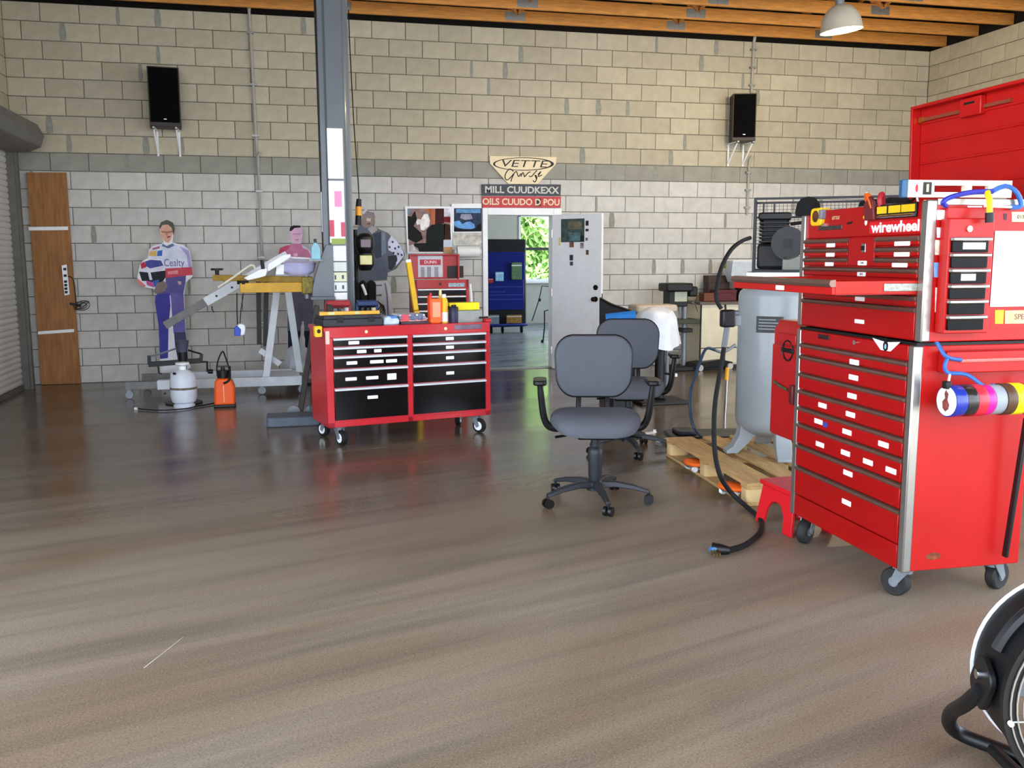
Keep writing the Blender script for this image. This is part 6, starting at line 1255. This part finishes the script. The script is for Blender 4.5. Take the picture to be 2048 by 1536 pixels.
MB().cyl((cxv+.06, 0, .03), (cxv+.06, 0, zt_-.12), .05, n=16).build('stand_post', m_black, cv); MB().box(cxv-.2, cxv+.3, -.2, .2, 0, .03).build('stand_foot', m_black, cv, bevel=.006); MB().tube([(cxv+.06, 0, .3), (cxv+.2, -.08, .28)], .012, 8).build('lock_lever', m_black, cv); MB().cyl((cxv+.2, -.08, .265), (cxv+.2, -.08, .295), .016).build('lever_knob', m_white, cv)
pd_ = thing('beige_pad', 'beige padded bench top behind the white plastic sheet', 'pad', (AY(1305, 620, 9.3).x, 9.3, 0), 0)
zp = AY(1305, 622, 9.3).z; MB().prism(rrect(-.24, .24, -.14, .14, .05, 4), zp-.01, zp+.07, 'xy').build('cushion', mat('beige_vinyl', (196, 180, 158), .6), pd_, bevel=.02); 
for x in (-.18, .18): MB().cyl((x, 0, 0), (x, 0, zp), .02, n=10).build('leg', m_steel, pd_)
bl = thing('blue_foam_roll', 'bright blue foam roll lying beyond the grey chairs', 'foam roll', (AY(1240, 640, 8.3).x, 8.3, 0), 0)
A = AY(1212, 638, 8.3); B = AY(1272, 631, 8.2); MB().cyl(A, B, .05, n=20).build('roll', mat('foam_blue', (36, 120, 200), .7, bump=.2), bl, world=True); MB().box(A.x+.05, B.x-.05, 8.2, 8.34, 0, A.z-.055).build('support_box', m_black, bl, world=True)
mh = thing('mesh_screen', 'black triangular mesh screen behind the open door edge', 'screen', (AY(1225, 700, 8.95).x, 8.95, 0), 0)
pxpoly(mh, 'mesh_panel', mat('mesh_black', (24, 24, 26), .8, var=.2, scale=90), [(1200, 596), (1222, 608), (1245, 616), (1270, 625), (1272, 650), (1268, 818), (1200, 818)], 8.95, .02); MB().tube([AY(1200, 596, 8.94), AY(1222, 608, 8.94), AY(1245, 616, 8.94), AY(1270, 625, 8.94)], .012, 6, smooth=3).build('rim', m_black, mh, world=True)
pf = mh.children[0]
fj = thing('floor_jack', 'low black floor jack with pale wheels near the cream cabinet', 'jack', GZ(1420, 738, 0), .2)
MB().prism([(-.32, .03), (.25, .03), (.28, .09), (.1, .13), (-.3, .10)], -.12, .12).build('chassis', m_black, fj, bevel=.01)
for x, y in ((-.25, -.13), (-.25, .13), (.22, -.13), (.22, .13)): MB().cyl((x, y-.015, .04), (x, y+.015, .04), .04, n=16).build('wheel', mat('pale_wheel', (196, 196, 192), .5), fj)
MB().tube([(.2, 0, .1), (.42, -.05, .25), (.5, -.05, .3)], .015, 8, smooth=3).build('handle_socket', m_black, fj)
# ================================================================ DRUM FAN (near right)
m_fan = mat('fan_black', (16, 17, 19), .42, var=.06, scale=9); m_wire = mat('fan_wire', (150, 145, 138), .4, metal=.5)
R_ = .264
FC = Vector((2.0, 1.86, .345))
fn = thing('drum_fan', 'black drum fan with wire grille at the lower right', 'fan', (FC.x, FC.y, 0), -.358)
MY = Matrix.Rotation(PI/2, 3, 'X')
def ringy(name, r0, r1, y0, y1, m, parent=fn, n=56):
    # hollow ring with axis along y
    b = MB(); prof = [(r0, -y1), (r1, -y1), (r1, -y0), (r0, -y0), (r0, -y1)]; vs = []
    for r, z in prof:
        for i in range(n): vs.append(MY@Vector((r*math.cos(2*PI*i/n), r*math.sin(2*PI*i/n), z))+Vector((0, 0, FC.z)))
    b.add(vs, [(i*n+j, i*n+(j+1) % n, (i+1)*n+(j+1) % n, (i+1)*n+j) for i in range(4) for j in range(n)]); return b.build(name, m, parent)
ringy('drum', R_-.012, R_, -.11, .11, m_fan); ringy('rear_rim', R_-.004, R_+.006, .112, .12, m_white); ringy('front_rim', R_-.02, R_+.012, -.125, -.105, m_fan)
g = [ringy('grille_ring', r-.0018, r+.0018, -.132, -.128, m_wire) for r in [.045+.0153*i for i in range(15)]]
for i in range(8):
    a = i*PI/4+.2; MB().tube([(.035*math.cos(a), -.135, FC.z+.035*math.sin(a)), (.16*math.cos(a), -.145, FC.z+.16*math.sin(a)), (.262*math.cos(a), -.125, FC.z+.262*math.sin(a))], .003, 6, smooth=3).build('grille_spoke', m_wire, fn)
    P = Vector((.262*math.cos(a), -.128, FC.z+.262*math.sin(a))); MB().cyl(P, P+Vector((0, -.01, 0)), .007, n=10).build('grille_clip', m_white, fn)
MB().cyl((0, -.09, FC.z), (0, .08, FC.z), .06, n=24).build('motor', m_black, fn)
for i in range(4):
    q = Matrix.Translation((0, .0, FC.z))@Matrix.Rotation(i*PI/2, 4, 'Y'); MB().prism([(.05, -.03), (.22, -.08), (.23, .04), (.06, .035)], -.004, .004, 'xz', M=q@Matrix.Rotation(.0, 4, 'X')).build('blade', m_steel, fn)
for s in (-1,):
    pv = Vector((-R_, -.01, FC.z))
    MB().prism(rrect(-.055, .055, -.075, .06, .03, 4), 0, .018, 'yz', M=Matrix.Translation((-R_-.022, .0, FC.z))@Matrix.Rotation(.5, 4, 'X')).build('pivot_plate', m_fan, fn, bevel=.004)
    MB().cyl((-R_-.034, -.0, FC.z+.015), (-R_-.02, -.0, FC.z+.015), .013, n=14).build('pivot_bolt', m_chrome, fn)
leg = [(-R_-.018, .0, FC.z-.03), (-R_-.02, .10, FC.z-.12), (-R_-.01, .22, .14), (-R_+.01, .285, .07), (-R_+.05, .30, .032), (-R_+.12, .26, .022), (0, .15, .022), (R_-.12, .26, .022), (R_-.05, .30, .032), (R_-.01, .285, .07), (R_+.01, .22, .14), (R_+.02, .10, FC.z-.12), (R_+.018, .0, FC.z-.03)]
MB().tube(leg, .021, 12, smooth=5).build('stand_tube', m_fan, fn)
MB().tube([(-R_+.12, .26, .02), (-R_+.16, .0, .02), (-.06, -.16, .02), (.06, -.16, .02), (R_-.16, .0, .02), (R_-.12, .26, .02)], .018, 10, smooth=4).build('floor_loop', m_fan, fn)
MB().tube([(-.12, .02, FC.z+.23), (-.08, .0, FC.z+.31), (.08, .0, FC.z+.31), (.12, .02, FC.z+.23)], .016, 10, smooth=4).build('carry_handle', m_fan, fn)
q = Matrix.Translation((0, 0, FC.z)); MB().tube([(-(R_+.008)*math.cos(t), -.02, FC.z+(R_+.008)*math.sin(t)) for t in [.35+.08*i for i in range(10)]], .018, 8).build('moulded_rib', m_fan, fn)
# ================================================================ PENDANT LAMP
m_shade = mat('lamp_shade', (196, 190, 172), .45, var=.04, scale=8)
Pl = AY(1683, 62, 8.6); LZ = Pl.z
pd = thing('pendant_lamp', 'cream bell-shaped pendant lamp hanging from the trusses', 'lamp', (Pl.x, 8.6, LZ), 0, rx=.0, ry=-.12)
rr0 = .205; pr_ = [(rr0, .0), (rr0-.004, .03), (.19, .10), (.165, .16), (.12, .215), (.07, .245), (.05, .25)]
MB().lathe(pr_+[(.045, .244), (.066, .238), (.115, .208), (.158, .155), (.183, .098), (rr0-.010, .03), (rr0-.006, .0)], (0, 0, 0), 40).build('shade', m_shade, pd)
MB().cyl((0, 0, .24), (0, 0, .33), .045, n=18).build('socket_housing', m_steel, pd); MB().cyl((0, 0, .33), (.03, 0, .62), .01, n=10).build('stem', m_steel, pd)
MB().lathe([(0, .02), (.05, .03), (.075, .07), (.07, .12), (.04, .18), (.03, .24), (0, .24)], (0, 0, 0), 20).build('bulb', mat('lamp_bulb', (255, 240, 210), .4, emit=(255, 226, 170), es=14.), pd)
ll = bpy.data.lights.new('bulb_light', 'POINT'); ll.energy = 170; ll.color = (1., .80, .50); ll.shadow_soft_size = .08
lo = bpy.data.objects.new('bulb_light', ll); COL.objects.link(lo); lo.parent = pd; lo.location = (0, 0, -.02)
# ================================================================ NEXT ROOM
Yn = 17.2
nbx = thing('blue_tool_cabinet', 'tall dark blue tool cabinet with black surround in the next room', 'tool chest', (AY(975, 660, Yn).x, Yn, 0), 0)
a0 = AY(973, 478, Yn); a1_ = AY(1053, 478, Yn); Wn = a1_.x-a0.x; Hn = a0.z
m_nb = mat('deep_blue', (18, 34, 120), .3, var=.06, coat=.3); m_nk = mat('surround_black', (14, 14, 18), .5)
zs0 = AY(1000, 655, Yn).z
MB().box(0, Wn, .05, .45, .12, Hn).build('surround', m_nk, nbx, bevel=.03)
MB().box(.03, Wn-.06, .0, .06, AY(1000, 620, Yn).z, AY(1000, 560, Yn).z).build('drawer_bank', m_nb, nbx, bevel=.006)
for py in (574, 584, 590, 599): z = AY(1000, py, Yn).z; MB().box(.05, Wn-.08 if py != 584 else .35, -.01, .0, z-.008, z+.008).build('drawer_pull', mat('blue_pull', (70, 90, 180), .3, metal=.5), nbx)
MB().box(.03, Wn-.04, .02, .06, AY(1000, 560, Yn).z, AY(1000, 504, Yn).z).build('back_panel', m_nb, nbx, bevel=.004)
MB().box(.0, Wn, -.09, .45, .14, .19).build('bottom_tray', m_nb, nbx, bevel=.02); MB().box(.02, Wn-.05, .03, .06, .19, AY(1000, 620, Yn).z).build('open_bay', m_nk, nbx)
for x in (.08, .3, Wn-.1): MB().cyl((x, .1, .065), (x+.03, .1, .065), .065, n=16).build('caster', m_rubber, nbx)
def nth(name, lab_, cat, px0, px1, py0, py1, col, dy=-.005, zbase=None):
    A = AY(px0, py0, Yn+dy); B = AY(px1, py1, Yn+dy); t = thing(name, lab_, cat, ((A.x+B.x)/2, Yn+dy, B.z), 0); w_ = B.x-A.x
    MB().box(-w_/2, w_/2, -.06, .0, 0, A.z-B.z).build('body', mat('nx_%d_%d_%d' % col, col, .5, var=.2, scale=30), t, bevel=.006); MB().box(-w_/2, w_/2, -.063, .0, (A.z-B.z)*.8, (A.z-B.z)*.86).build('band', m_white, t); return t
nth('pale_blue_carton', 'pale blue carton on the blue cabinet ledge', 'box', 990, 1006, 544, 562, (150, 200, 230)); nth('green_manual', 'green and white manual standing in the blue cabinet', 'book', 1022, 1042, 525, 559, (90, 120, 84)); nth('red_canister', 'small red canister at the left of blue cabinet ledge', 'can', 976, 985, 557, 566, (170, 40, 40))
nth('grey_parts_bin', 'grey bin of parts low in the blue cabinet tray', 'bin', 977, 997, 630, 648, (120, 130, 140), -.01); nth('amber_parts_box', 'amber topped parts box low in the blue cabinet tray', 'box', 1012, 1042, 630, 646, (150, 110, 50), -.01)
Yt = 16.6
sd_ = thing('folding_stand', 'thin black folding stand on the next room floor', 'stand', (AY(1085, 700, Yt).x, Yt, 0), 0)
b_ = AY(1085, 700, Yt).x
Q = lambda px, py, y=Yt: (AY(px, py, y).x-b_, y-Yt, max(.01, AY(px, py, y).z))
MB().tube([Q(1086, 698, 15.2), Q(1089, 655, 15.2), Q(1089, 622, 15.2), Q(1101, 619, 15.2)], .012, 6).build('upright', m_black, sd_); MB().tube([Q(1064, 642), Q(1078, 600), Q(1084, 572), Q(1101, 573)], .010, 6).build('stay', m_black, sd_); MB().cyl(Q(1083, 696, 15.2), Q(1086, 702, 15.2), .04, n=12).build('foot', m_rubber, sd_); MB().cyl(Q(1077, 600), Q(1081, 600), .03, n=10).build('knuckle', m_black, sd_)
